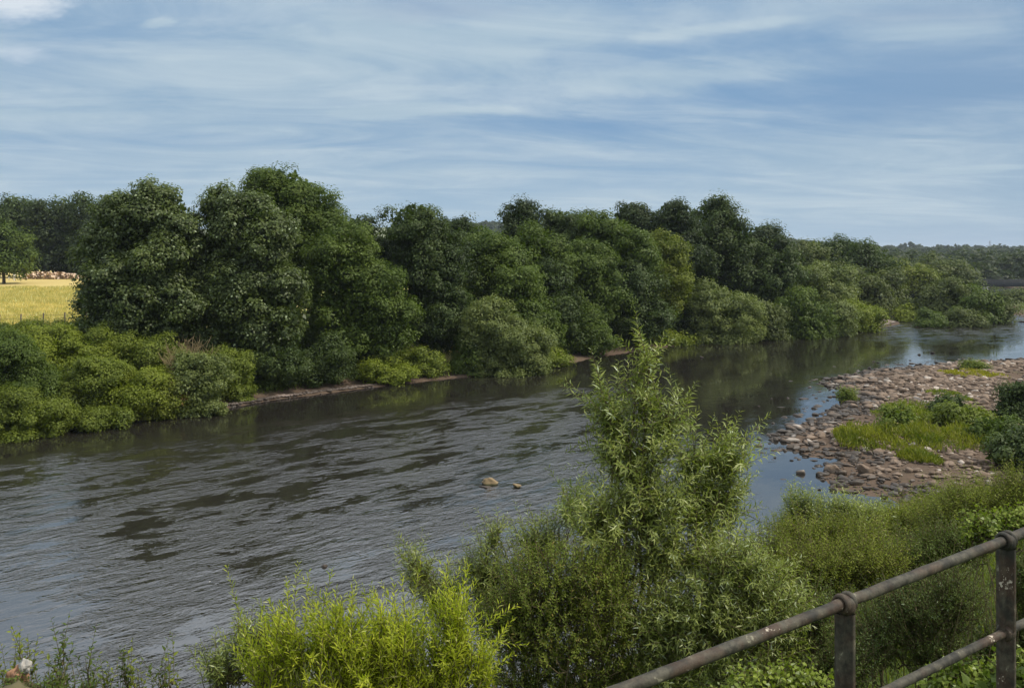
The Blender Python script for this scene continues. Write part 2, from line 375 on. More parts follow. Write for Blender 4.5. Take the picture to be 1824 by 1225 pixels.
def px_lobes(lobes, d):
    out = []
    for L in lobes:
        px, py, rx, ry = L[:4]; dd = d+(L[4] if len(L) > 4 else 0)
        out.append((P(px, py, dd), np.array([rx, min(max(rx, ry)*1.0, (rx+ry)*.5+30), ry])*dd/F))
    return out
def tree(name, label, cat, d, mat, lobes, card=None, clump=None, dens=1.0, group='trees on the far bank', droop=0, basex=None, part='crown', tmat='bark', fill=.22, flat=.75, trunk=True):
    if group in (FB, IS) and mat != 'rust' and not any(w_ in label for w_ in ('mud strip', 'pale lime', 'sloping', 'foot of', 'fence')):
        xs = [L[0]-L[2]*.75 for L in lobes]+[L[0]+L[2]*.75 for L in lobes]; lo_ = max(L[1]+L[3]*.6 for L in lobes); wy_ = HZ+H*F/d
        if wy_ > lo_: lobes = lobes+[(min(xs)*.65+max(xs)*.35, (lo_+wy_)*.5, (max(xs)-min(xs))*.36, max(6, (wy_-lo_)*.6+3)), (min(xs)*.35+max(xs)*.65, (lo_+wy_)*.5, (max(xs)-min(xs))*.36, max(6, (wy_-lo_)*.6+3))]
    if cat == 'tree': lobes = [(L[0], L[1]+2, L[2]*.985, L[3]*.97)+tuple(L[4:]) for L in lobes]
    lb = px_lobes(lobes, d)
    bx = ((basex if basex is not None else lobes[0][0])-912)/F*d
    o = np.array([bx, d, gz(bx, d)-.05])
    root = empty(name, o, label, cat, group)
    fine = mat in ('grey', 'lime', 'warm') or cat == 'shrub'
    card = card or (.0021 if fine else .0031 if mat == 'syc' else .0026)*d; clump = clump or max(.5, .0092*d if not fine else .0075*d)
    card = max(card, .12)
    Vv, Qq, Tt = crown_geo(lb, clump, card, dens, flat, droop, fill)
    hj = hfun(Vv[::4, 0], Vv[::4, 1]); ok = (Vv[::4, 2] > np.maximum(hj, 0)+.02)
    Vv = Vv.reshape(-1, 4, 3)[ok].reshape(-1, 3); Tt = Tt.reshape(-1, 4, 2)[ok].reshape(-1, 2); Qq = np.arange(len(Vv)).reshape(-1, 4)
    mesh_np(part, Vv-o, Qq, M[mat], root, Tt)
    if trunk:
        G = Geo(); top = lb[0][0]; hgt = top[2]-o[2]
        rb = max(.06, .022*(hgt+lb[0][1][2]))
        mid = np.array([.15*(top[0]-o[0])+rng.normal()*.05*hgt, (top[1]-o[1])*.2, hgt*.45])
        G.tube([np.zeros(3)-[0, 0, .3], mid*.5+[0, 0, 0], mid, (mid+(top-o))*.5, top-o], [rb*1.35, rb, rb*.8, rb*.6, rb*.25], 7)
        for c, r in lb[1:]:
            e = c-o; G.tube([mid*.85, mid*.6+e*.4+[0, 0, .04*hgt], e+[0, 0, .1*r[2]]], [rb*.5, rb*.36, rb*.1], 5)
        for k in range(6):
            c, r = lb[rng.integers(len(lb))]; e = c-o+rdir(1)[0]*r*.75
            s0 = mid*rng.uniform(.7, 1.0); G.tube([s0, (s0+e)*.5+[0, 0, .1*hgt*rng.random()], e], [rb*.3, rb*.2, rb*.05], 4)
        G.build('trunk' if cat == 'tree' else 'stem', M[tmat], root, smooth=True)
    return root
FB, IS = 'shrubs along the far waterline', 'willows on the river island'
BG = 'trees behind the hay field'; MT = 'broadleaf trees on the far bank'; FB = 'shrubs along the far waterline'; DT = 'trees downstream towards the bridge'; IS = 'willows on the river island'
# far row behind the field (left edge)
tree('broadleaf_tree', 'dark tree at the far left of the row behind the hay field, level rounded top', 'tree', 246, 'dark', [(-8, 400, 40, 50), (-30, 440, 40, 45), (5, 452, 35, 40)], group=BG)
tree('broadleaf_tree', 'tall dark tree with a pointed tip, second in the row behind the hay field', 'tree', 250, 'dark', [(44, 395, 34, 50), (30, 440, 36, 44), (60, 445, 30, 45)], group=BG)
tree('broadleaf_tree', 'dark tree above the left end of the log pile', 'tree', 242, 'deep', [(78, 402, 26, 50), (80, 450, 34, 42)], group=BG)
tree('broadleaf_tree', 'open crowned tree with sky gaps above the middle of the log pile', 'tree', 248, 'dark', [(118, 385, 22, 34), (108, 425, 28, 40), (125, 460, 30, 34)], dens=.62, group=BG)
tree('broadleaf_tree', 'thin wispy tree top just left of the big bank sycamore', 'tree', 244, 'dark', [(156, 370, 12, 20), (160, 405, 24, 32), (150, 455, 34, 38)], dens=.6, group=BG)
tree('broadleaf_tree', 'dark tree half hidden behind the leftmost bank sycamore', 'tree', 238, 'deep', [(190, 400, 30, 40), (200, 455, 45, 45)], group=BG)
tree('broadleaf_tree', 'small spreading green tree standing alone at the edge of the mown hay field', 'tree', 205, 'mid', [(8, 425, 34, 28), (-10, 450, 36, 22), (28, 455, 26, 20), (10, 468, 42, 12)], basex=7, group=BG)
# main bank trees
tree('sycamore_tree', 'leftmost big sycamore on the far bank, domed, beside the hay field', 'tree', 79, 'syc', [(262, 385, 62, 62), (305, 385, 42, 52), (222, 395, 44, 58), (192, 450, 44, 60), (320, 445, 46, 76), (262, 505, 100, 88), (195, 545, 52, 62), (335, 545, 42, 70), (258, 590, 92, 40)], group=MT)
tree('sycamore_tree', 'broad sycamore with pale leaf tips in front of the tallest tree', 'tree', 81, 'syc', [(452, 425, 70, 86), (395, 375, 36, 46), (392, 455, 38, 66), (445, 520, 86, 76), (500, 560, 56, 62), (430, 590, 66, 46), (400, 525, 40, 70)], group=MT)
tree('sycamore_tree', 'tallest tree of the far bank, its round dome rising highest', 'tree', 93, 'mid', [(505, 350, 64, 56), (545, 372, 56, 58), (468, 358, 44, 50), (575, 410, 44, 58), (470, 400, 56, 60), (545, 470, 70, 70)], group=MT)
tree('broadleaf_tree', 'wide spreading tree with a sunlit right flank, right of the tallest tree', 'tree', 88, 'mid', [(612, 465, 62, 76), (655, 520, 62, 66), (605, 560, 76, 64), (690, 560, 52, 44), (640, 610, 62, 36), (705, 590, 42, 26)], group=MT)
tree('broadleaf_tree', 'spiky topped dark tree peeping out behind the wide spreading tree', 'tree', 100, 'deep', [(638, 415, 32, 38), (650, 470, 40, 50), (690, 470, 40, 56), (800, 470, 50, 50)], dens=.8, group=MT)
tree('broadleaf_tree', 'dark square shouldered tree above the pale green low bushes', 'tree', 97, 'dark', [(735, 410, 56, 56), (780, 450, 44, 52), (745, 490, 66, 70), (785, 540, 56, 66), (800, 590, 46, 56), (755, 580, 50, 56)], group=MT)
tree('broadleaf_tree', 'small tree top in the dip of the skyline left of centre', 'tree', 112, 'deep', [(824, 412, 28, 26), (835, 450, 40, 40)], dens=.7, group=MT)
tree('broadleaf_tree', 'mid green tree below the dip in the skyline', 'tree', 106, 'mid', [(870, 448, 48, 42), (905, 500, 62, 62), (860, 520, 42, 60)], group=MT)
tree('broadleaf_tree', 'layered green tree just behind the big grey willow bush', 'tree', 102, 'mid', [(918, 512, 42, 44), (925, 560, 56, 46), (950, 600, 46, 40)], group=MT)
tree('broadleaf_tree', 'dark dome breaking the skyline right of the dip', 'tree', 124, 'deep', [(930, 392, 40, 32), (925, 430, 50, 40)], group=MT)
tree('broadleaf_tree', 'green tree with a broad low dome, in front of the dark skyline dome', 'tree', 114, 'mid', [(950, 448, 54, 46), (985, 490, 52, 52)], group=MT)
tree('broadleaf_tree', 'flat topped tree on the skyline at the centre of the far wood', 'tree', 126, 'dark', [(1000, 402, 40, 30), (1040, 405, 40, 28), (1015, 440, 60, 36)], group=MT)
tree('broadleaf_tree', 'yellowish green tree on the skyline left of the darkest tops', 'tree', 121, 'mid', [(1092, 425, 52, 32), (1062, 408, 30, 28), (1130, 455, 44, 42)], group=MT)
tree('broadleaf_tree', 'grey green tree with drooping crown over the middle of the bank', 'tree', 110, 'dark', [(990, 540, 44, 54), (1002, 590, 42, 42), (975, 500, 40, 44)], group=MT)
tree('broadleaf_tree', 'large rounded tree behind the tip of the near willow, left part', 'tree', 116, 'mid', [(1050, 480, 58, 56), (1060, 540, 58, 56), (1030, 520, 44, 54)], group=MT)
tree('broadleaf_tree', 'dark rounded tree overhanging the bank behind the tip of the near willow', 'tree', 120, 'dark', [(1120, 510, 58, 62), (1140, 560, 60, 46), (1100, 565, 50, 42)], group=MT)
tree('broadleaf_tree', 'pale yellow green tree left of the dark hump in the wood', 'tree', 128, 'warm', [(1185, 450, 36, 36), (1200, 505, 40, 56), (1170, 500, 36, 50)], group=MT)
tree('broadleaf_tree', 'blackish tree top left of the dark hump in the wood', 'tree', 140, 'deep', [(1124, 392, 36, 34), (1135, 440, 44, 40)], group=MT)
tree('broadleaf_tree', 'blackish ragged tree between two tops of the dark hump', 'tree', 138, 'deep', [(1195, 395, 38, 42), (1210, 445, 44, 52)], dens=.9, group=MT)
tree('broadleaf_tree', 'highest tree of the dark hump at the right end of the wood', 'tree', 145, 'dark', [(1272, 402, 52, 54), (1300, 440, 50, 60), (1250, 460, 50, 60), (1290, 490, 56, 46)], group=MT)
tree('broadleaf_tree', 'dark tree forming the right slope of the hump', 'tree', 150, 'deep', [(1345, 440, 36, 44), (1375, 445, 36, 42), (1355, 490, 50, 46)], group=MT)
tree('broadleaf_tree', 'deep green round tree at the right foot of the hump', 'tree', 143, 'dark', [(1385, 478, 40, 40), (1360, 520, 46, 34)], group=MT)
# downstream
tree('willow_tree', 'pale round willow downstream above the waterside willows', 'tree', 158, 'grey', [(1440, 510, 56, 44), (1480, 520, 44, 46), (1400, 525, 40, 38), (1455, 548, 60, 30)], group=DT)
tree('broadleaf_tree', 'grey green tree top next to the right foot of the hump', 'tree', 190, 'dgrey', [(1440, 470, 44, 38), (1420, 490, 44, 36)], group=DT)
tree('broadleaf_tree', 'dull green broad tree on the skyline beside the distant hill', 'tree', 205, 'dark', [(1500, 458, 56, 36), (1470, 462, 40, 30), (1548, 482, 40, 42), (1490, 490, 50, 36)], group=DT)
tree('broadleaf_tree', 'sloping grey green tree above the gravel spit', 'tree', 178, 'dgrey', [(1535, 520, 36, 46), (1560, 545, 30, 26), (1510, 550, 34, 28)], group=DT)
tree('broadleaf_tree', 'green tree left of the narrow side channel', 'tree', 195, 'dgrey', [(1578, 515, 28, 38), (1570, 545, 26, 22)], group=DT)
tree('broadleaf_tree', 'light green tree downstream below the distant wood', 'tree', 232, 'warm', [(1590, 488, 42, 22), (1628, 500, 40, 30), (1570, 500, 26, 22)], group=DT)
tree('broadleaf_tree', 'dark bluish tree beyond the side channel', 'tree', 236, 'deep', [(1622, 524, 26, 22), (1605, 530, 20, 18)], group=DT)
tree('broadleaf_tree', 'rounded dull green tree left of the bridge end', 'tree', 255, 'dgrey', [(1668, 490, 46, 30), (1698, 500, 36, 26)], group=DT)
# island
tree('willow_tree', 'tallest willow on the river island, wide olive crown', 'tree', 172, 'dgrey', [(1695, 522, 44, 26), (1660, 548, 34, 22), (1715, 545, 40, 26), (1685, 565, 44, 14)], group=IS)
tree('willow_tree', 'willow in the middle of the river island', 'tree', 168, 'mid', [(1738, 538, 34, 26), (1755, 556, 30, 20), (1725, 560, 34, 16)], group=IS)
tree('willow_tree', 'low willow at the right tip of the river island with bare stems at the water', 'tree', 170, 'dgrey', [(1775, 550, 22, 18), (1768, 564, 24, 10)], group=IS)
tree('willow_shrub', 'dark low shrub at the left end of the river island', 'shrub', 158.5, 'mid', [(1648, 570, 15, 11), (1668, 573, 14, 9)], group=IS, part='foliage')
tree('willow_shrub', 'olive shrub along the front edge of the river island', 'shrub', 159, 'dgrey', [(1706, 568, 19, 12), (1730, 571, 18, 9)], group=IS, part='foliage')
tree('willow_shrub', 'small yellow green shrub left of the river island by the side channel', 'shrub', 172, 'lime', [(1612, 562, 13, 9), (1625, 565, 10, 7)], group=IS, part='foliage')
tree('broadleaf_tree', 'low olive thicket tree on the right far shore below the bridge', 'tree', 225, 'dgrey', [(1805, 535, 34, 15), (1845, 534, 34, 15), (1885, 532, 34, 16)], group=DT)
# waterside willows, right of centre
tree('willow_tree', 'pale bushy willow at the waterline right of the near willow tip', 'tree', 129, 'grey', [(1262, 545, 46, 46), (1310, 560, 44, 44), (1250, 580, 40, 30), (1300, 588, 46, 22)], droop=.4, group=FB)
tree('willow_tree', 'second pale willow at the waterline, lower, right of the pale bushy one', 'tree', 134, 'dgrey', [(1368, 565, 34, 34), (1365, 588, 34, 20)], droop=.4, group=FB)
tree('willow_tree', 'rounded olive willow overhanging dark water', 'tree', 137, 'mid', [(1425, 553, 40, 38), (1450, 568, 36, 34), (1420, 582, 40, 24)], droop=.3, group=FB)
tree('willow_shrub', 'bright green shrub behind the gravel spit', 'shrub', 148, 'lime', [(1530, 560, 24, 18), (1552, 564, 18, 13)], group=FB, part='foliage')
tree('willow_shrub', 'grey shrub at the left root of the gravel spit', 'shrub', 140, 'grey', [(1495, 565, 24, 28), (1500, 585, 20, 12)], group=FB, part='foliage')
# far-bank shrubs, left to right
def bush(label, d, mat, lobes, **k): return tree('bank_shrub', label, 'shrub', d, mat, lobes, group=k.pop('group', FB), part='foliage', **k)
bush('dark green shrub at the left edge, above the leftmost waterline bush', 63, 'mid', [(20, 650, 66, 52), (-20, 700, 60, 50), (60, 690, 50, 40)])
bush('leftmost bush at the waterline with leaves trailing to the river', 60.5, 'fresh', [(30, 735, 60, 42), (-20, 750, 50, 36), (80, 742, 44, 30)])
bush('bright green bush on the slope below the hay field fence', 72, 'lime', [(95, 632, 72, 44), (150, 655, 56, 40), (50, 612, 50, 28)])
bush('green bush in the middle of the left slope', 65.5, 'fresh', [(130, 700, 60, 44), (175, 670, 52, 36), (180, 725, 50, 30), (150, 748, 46, 17, -2.6), (195, 744, 36, 14, -2.2)])
bush('lime tipped bush at the waterline left of the yellowing bush', 65.8, 'lime', [(225, 705, 46, 42), (200, 738, 44, 24), (255, 690, 36, 34)])
bush('yellowing bush hanging over the water near the rusty twigs', 67.3, 'warm', [(285, 700, 34, 42), (305, 722, 30, 24), (270, 735, 36, 16)])
bush('dull green scrub at the foot of the leftmost sycamore', 74, 'fresh', [(185, 615, 50, 32), (235, 635, 48, 34), (285, 635, 40, 36)])
bush('olive scrub strip beside the hay field fence', 82, 'warm', [(20, 592, 50, 16), (75, 592, 44, 14), (125, 590, 36, 18)])
bush('grey green bush below the bare twiggy shrub', 68.6, 'grey', [(350, 690, 36, 42), (375, 665, 36, 36), (335, 660, 26, 36)])
bush('green bush right of the bare twiggy shrub', 75, 'fresh', [(420, 665, 40, 38), (400, 640, 30, 24), (415, 695, 34, 18)])
bush('dark bush above the pinkish mud strip, left part', 79, 'dark', [(470, 668, 40, 36), (505, 645, 44, 36)])
bush('dark bush above the pinkish mud strip, right part', 82.5, 'dark', [(555, 655, 44, 36), (590, 640, 36, 44), (525, 675, 34, 22)])
bush('pale lime bush low over the water between the dark trees', 86, 'lime', [(672, 660, 40, 24), (705, 668, 34, 18), (655, 672, 24, 16)])
bush('green bush right of the pale lime bush', 90, 'fresh', [(745, 650, 38, 28), (770, 662, 22, 14)])
bush('large grey willow bush bulging over the river at the centre', 93.5, 'grey', [(872, 590, 42, 56), (905, 610, 56, 50), (860, 635, 46, 36), (930, 645, 46, 26), (945, 610, 38, 34)])
bush('bright green tongue of leaves at the right foot of the grey willow bush', 99.5, 'lime', [(965, 632, 32, 20), (990, 640, 20, 11)])
bush('yellow green shoots in the left foot of the grey willow bush', 92.5, 'mid', [(838, 625, 22, 36), (830, 655, 26, 16)])
bush('green sloping bush below the drooping grey green tree', 110, 'mid', [(1045, 590, 40, 40), (1065, 612, 32, 20), (1020, 605, 34, 30)])
bush('low grassy green bush at the waterline below the dark rounded tree', 125, 'lime', [(1180, 602, 28, 11), (1205, 606, 20, 8)])
bush('dark hollow bush behind the pale bushy willow', 129, 'deep', [(1215, 575, 26, 30), (1150, 595, 30, 12)])
# bare twiggy shrub
o = P(335, 700, 70.8); o[2] = gz(o[0], o[1])
root = empty('bare_shrub', o, 'bare pale twiggy shrub fanning up between green bushes on the far bank', 'shrub', None)
G = Geo()
for k in range(190):
    a = rng.uniform(-.75, .75); h = rng.uniform(3.4, 5.7); bx = rng.normal()*.25
    tip = np.array([bx+.55+a*h*.55, rng.normal()*.6-1.0, h*(1-.22*abs(a))])
    mid = tip*[.45, .45, .55]+rng.normal(size=3)*.12
    G.tube([np.array([bx, 0, 0]), mid, tip], [.035, .022, .009], 3)
    for q in range(3):
        s = mid+(tip-mid)*rng.random(); G.tube([s, s+np.array([rng.normal()*.35+a*.3, rng.normal()*.3, rng.uniform(.2, .8)])], [.012, .006], 3)
G.build('twigs', M['pale'], root)
bush('rusty brown dying sprig between the yellowing bush and the grey green bush', 68, 'rust', [(304, 690, 7, 17), (318, 710, 6, 9)], dens=.22, trunk=False, group=None)

# wood on the far slopes, one mass
def scatter_wood():
    C = []
    n = 0
    while len(C) < 2600 and n < 60000:
        n += 1
        y = 330+1300*rng.random()**1.2; u_ = rng.uniform(-.12, .72); x_ = u_*y
        px = 912+u_*F
        if abs(px-1575) < 75 and 1150 < y < 1450: continue
        if 1640 < px < 1720 and 1300 < y < 1450 and rng.random() < .6: continue
        if y < 470 and px < 1560: continue
        C.append((x_, y))
    C = np.array(C); zz = hfun(C[:, 0], C[:, 1]); C = np.column_stack([C, zz]); C = C[zz > .3]
    Vs, Qs, Ts = [], [], []; base_ = 0
    for c in C:
        s = rng.uniform(3.6, 6.2); hh = rng.uniform(.8, 1.25)*s*(1.0 if c[1] < 1250 else 1.1)
        card = .0016*c[1]+.55; k = 130 if c[1] < 800 else 70
        d = rdir(k); d[:, 2] = np.abs(d[:, 2])*1.1-.25
        lump = 1+.2*np.sin(d[:, 0]*5+c[0])+.15*np.cos(d[:, 1]*7)
        p = c+[0, 0, hh*.8]+d*lump[:, None]*np.array([s, s, hh])*rng.uniform(.8, 1.05, (k, 1))
        nn = unit(d*.8+[0, 0, .4]+rng.normal(size=d.shape)*.35); f = np.cross(nn, rdir(k))
        tt = np.column_stack([rng.random(k)*.9, np.full(k, rng.random())])
        v_, q_, t_ = leaves(p, nn, f, card*2.0, card*1.6, tt); Vs.append(v_); Qs.append(q_+base_); Ts.append(t_); base_ += len(v_)
    return np.concatenate(Vs), np.concatenate(Qs), np.concatenate(Ts)
M['farwood'] = leaf_mat('far_wood_leaves', (.016, .029, .015), (.050, .070, .034), None, blotch=.012)
v_, q_, t_ = scatter_wood()
tag(mesh_np('distant_woodland', v_, q_, M['farwood'], tint=t_), 'dark distant woodland covering the low hills beyond the bridge', 'woodland', kind='stuff')

# skyline poplars
for k, (px, py, lab) in enumerate([(1612, 436, 'narrow dark poplar on the hill skyline, left of two'), (1622, 433, 'taller narrow dark poplar on the hill skyline, right of two')]):
    tree('poplar_tree', lab, 'tree', 1500, 'deep', [(px, py+1, 2.2, 6), (px, py+9, 2.4, 7)], card=.8, clump=1.1, group='poplars on the skyline')

# undergrowth on the far bank: one low mass of leaves over the slope
def cover(name, label, cat, n, box, mat, h, L, test, wide=.35, kind='stuff', lean=.5, up=.6):
    X = rng.uniform(box[0], box[1], n); Y = rng.uniform(box[2], box[3], n); Z = hfun(X, Y)
    ok = test(X, Y, Z); X, Y, Z = X[ok], Y[ok], Z[ok]; n = len(X)
    c = np.column_stack([X, Y, Z+rng.random(n)**1.5*h])
    d = unit(np.column_stack([rng.normal(size=n)*lean, rng.normal(size=n)*lean, np.full(n, up)+rng.random(n)*.4]))
    L = L*rng.uniform(.6, 1.4, n)
    v, q, tt = leaves(c, rdir(n), d, L, L*wide, np.column_stack([rng.random(n), .5+.45*wav(X, Y, .8)]))
    return tag(mesh_np(name, v, q, M[mat], tint=tt), label, cat, kind=kind)
def t_far(X, Y, Z):
    s = sdist(X, Y, FAR); px = 912+X/Y*F
    return (s > 1.2) & (s < 16) & (Z > .3)
cover('bank_undergrowth', 'low green undergrowth covering the far river bank', 'undergrowth', 260000, (-45, 75, 55, 150), 'mid', .5, .32, t_far)
def t_field(X, Y, Z): return (sdist(X, Y, FAR) > 14) & (Y > 88) & (Y < 186) & (X/Y < -.42) & (X/Y > -.64)
cover('hay_grass', 'long golden hay grass standing in the field at the left', 'grass', 190000, (-125, -30, 88, 190), 'gold', .15, .55, t_field, wide=.12, lean=.3, up=1)

# ------------------------------------------------------------------ stones
def ico(sub, seed, flatten=.55, rough=.22, cut=0):
    me = bpy.data.meshes.new('s'); import bmesh
    bm = bmesh.new(); bmesh.ops.create_icosphere(bm, subdivisions=sub, radius=1)
    r_ = np.random.default_rng(seed); planes = unit(r_.normal(size=(9, 3))); dd = r_.uniform(.42, .80, 9)+cut
    for v in bm.verts:
        p = np.array(v.co)
        for n_, k_ in zip(planes, dd):
            e = p@n_-k_
            if e > 0: p = p-n_*e*.97
        p = p*(1+rough*.35*math.sin(p[0]*4+seed)*math.cos(p[1]*5+seed*2)); p[2] *= flatten
        v.co = p
    if sub > 2:
        from mathutils import noise as mn
        for v in bm.verts:
            q = v.co.copy(); q.z /= flatten; v.co *= 1+.16*mn.noise(q*1.7+Vector((seed*3., 0, 0)))+.09*mn.noise(q*4.3+Vector((0, seed*2., 0)))+.05*mn.noise(q*10.)
    bm.to_mesh(me); bm.free()
    V = np.array([v.co[:] for v in me.vertices]); Fc = np.array([p.vertices[:] for p in me.polygons]); bpy.data.meshes.remove(me)
    return V, Fc
def stone_mat(name, a, b, wet=True):
    m, t = new_mat(name)
    at = t.new('ShaderNodeAttribute', attribute_name='tint'); s = t.new('ShaderNodeSeparateColor'); t.put(s.inputs[0], at.outputs['Color'])
    oi = t.new('ShaderNodeObjectInfo')
    g = t.new('ShaderNodeNewGeometry'); n = t.noise(g.outputs['Position'], 5, 6, .65); nl = t.noise(g.outputs['Position'], .25, 3)
    rnd = t.math('FRACT', t.math('ADD', s.outputs[0], oi.outputs['Random']))
    f = t.math('ADD', t.math('MULTIPLY', rnd, .6), t.math('MULTIPLY', n, .5), clamp=True)
    c = t.mix(f, a, b)
    c = t.mix(t.ramp(rnd, .90, .93), c, (.42, .36, .30))
    sp = t.new('ShaderNodeSeparateXYZ'); t.put(sp.inputs[0], g.outputs['Position'])
    wv = t.ramp(t.math('ADD', sp.outputs[2], t.math('MULTIPLY', t.math('SUBTRACT', nl, .5), .9)), .42, .16)
    c = t.mix(t.math('MULTIPLY', wv, .84), c, (.030, .024, .017))
    bp = t.new('ShaderNodeBump'); bp.inputs[0].default_value = .7; bp.inputs[1].default_value = .05; t.put(bp.inputs['Height'], n)
    finish(t, principled(t, c, t.ramp(wv, 0, 1, .9, .45), .3, bp.outputs[0])); return m
M['stone'] = stone_mat('river_stone', (.062, .043, .029), (.30, .220, .158))
PR = [ico(2, s, fl) for s, fl in ((1, .55), (2, .45), (3, .65), (4, .4), (5, .5), (6, .6))]
def in_veg(X, Y):
    px = 912+X/Y*F; py = HZ+H*F/Y
    return ((px > 1500) & (px < 1850) & (py > 742) & (py < 795)) | ((px > 1790) & (py > 660) & (py < 850))
def bar_points(n):
    X = rng.uniform(14, 72, n); Y = rng.uniform(40, 108, n); s = sdist(X, Y, BARP); z = hfun(X, Y)
    pr = np.where(s > 0, 1, np.exp(s/1.1)*.55); v_ = in_veg(X, Y)
    ok = (rng.random(n) < pr*(.35+.65*(wav(X, Y, .9) > -.25))) & (X/Y < .60) & (z < .9) & (~v_ | (rng.random(n) < .12)) & (sdist(X, Y, NEAR) < .5)
    return X[ok], Y[ok], z[ok], s[ok]
X, Y, Z, S = bar_points(40000)
size = .07+.32*rng.random(len(X))**2.8; size *= np.where(Y < 56, .85, 1.15)
print('bar stones', len(X))
Vs, Qs, Ts = [], [], []; b_ = 0
for k in range(len(X)):
    v, q = PR[k % 6]; a = rng.uniform(0, 6.28); c_, s_ = math.cos(a), math.sin(a); e = size[k]*np.array([rng.uniform(.8, 1.9), rng.uniform(.6, 1.1), rng.uniform(.6, 1.5)])
    vv = v*e; vv = np.column_stack([vv[:, 0]*c_-vv[:, 1]*s_, vv[:, 0]*s_+vv[:, 1]*c_, vv[:, 2]+rng.normal()*.0])
    zz = Z[k]+size[k]*.18 if Z[k] > -.15 else -.05+.02*rng.random()
    Vs.append(vv+[X[k], Y[k], zz]); Qs.append(q+b_); b_ += len(v); Ts.append(np.full((len(v), 2), rng.random()))
tag(mesh_np('bar_cobbles', np.concatenate(Vs), np.concatenate(Qs), M['stone'], tint=np.concatenate(Ts)), 'brown and tan cobbles covering the stony river bar', 'cobbles', kind='stuff')
pro = []
for k, (v, q) in enumerate([ico(4, s, fl, .3) for s, fl in ((11, .5), (12, .42), (13, .6), (14, .38), (15, .55))]):
    me = mesh_np('river_stone', v, q, M['stone'], tint=np.full((len(v), 2), 0.0)); pro.append(me.data); bpy.data.objects.remove(me)
def stone(loc, s, rot=None, label=None, group=None, k=None, cat='stone', tilt=.15, name='river_stone'):
    o = bpy.data.objects.new(name, pro[k if k is not None else rng.integers(5)]); COL.objects.link(o)
    o.location = tuple(loc); o.scale = tuple(s) if np.ndim(s) else (s*rng.uniform(.9, 1.45), s*rng.uniform(.7, 1.05), s*rng.uniform(.75, 1.15))
    o.rotation_euler = (rng.normal()*tilt, rng.normal()*tilt, rng.uniform(0, 6.28) if rot is None else rot)
    return tag(o, label, cat, group)
X, Y, Z, S = bar_points(40000)
order = rng.permutation(len(X)); got = []
for k in order:
    if len(got) >= 235: break
    if any((X[k]-a)**2+(Y[k]-b)**2 < (.55 if Y[k] > 56 else .4)**2*2.2 for a, b in got): continue
    if Z[k] < -.12: continue
    if rng.random() > (1 if Y[k] < 60 else .5): continue
    got.append((X[k], Y[k])); near = Y[k] < 54.5
    py = HZ+H*F/Y[k]
    if near: lab, gr = 'brown boulder in the nearest rocky tongue of the stony bar', 'boulders on the nearest tongue of the bar'
    elif py > 715: lab, gr = 'flat brown stone on the middle spit of the bar, beside the yellow green weeds', 'stones on the middle spit of the bar'
    else: lab, gr = 'tan stone on the far open part of the stony bar', 'stones on the far part of the bar'
    s = rng.uniform(.18, .46) if near else rng.uniform(.18, .40)*Y[k]/70*1.1
    stone((X[k], Y[k], max(Z[k], 0)+s*.15), s, label=lab, group=gr)
# named boulders and rocks standing in the river
M['tanrock'] = None
def wrock(px, py, wpx, label, k=0, group=None, hs=.6, sink=.1, name='river_rock'):
    x_, y_ = W(px, py); s = wpx/F*y_/2
    return stone((x_, y_, s*hs*.55*.35-sink*s), (s, s*.75, s*hs), rot=rng.normal()*.3, label=label, group=group, k=k, cat='rock', tilt=.05, name=name)
wrock(876, 862, 34, 'larger of two mossy tan rocks standing together in mid river', 2, 'pair of rocks in mid river', 1.0, 0)
wrock(864, 867, 26, 'flat dark slab at the front foot of the larger mid river rock', 1, None, .5)
wrock(921, 867, 24, 'smaller pale topped rock right of the larger mid river rock', 0, 'pair of rocks in mid river', .9, 0)
wrock(577, 1008, 20, 'small dark rock barely breaking the surface in mid river, nearest of all', 4, None, .8)
wrock(748, 912, 44, 'long thin submerged slab showing as a dark line in mid river', 3, None, .22)
wrock(1250, 637, 10, 'small pale stone in the dark water below the pale bushy willow', 0, None, 1)
wrock(1052, 858, 16, 'dark stone in the river just left of the near willow crown', 1, None, .5)
wrock(1488, 842, 38, 'tan topped boulder at the left end of the nearest rocky tongue', 2, None, 1.15, 0)
wrock(1540, 850, 44, 'big reddish brown boulder in the nearest rocky tongue', 0, None, 1.3, -.3)
wrock(1600, 880, 40, 'dark boulder at the water where the nearest tongue meets the bank', 4, None, 1.1, 0)
wrock(1680, 838, 40, 'smooth tan flat boulder at the back of the nearest rocky tongue', 3, None, .9, -.5)
wrock(1640, 856, 34, 'pale whitish slab on the nearest rocky tongue', 3, None, .8, -.4)
wrock(1508, 712, 26, 'grass capped rock at the left edge of the bar', 2, None, 1.2, 0)
wrock(1392, 771, 14, 'leftmost stone of the thin middle spit', 1, None, .7)
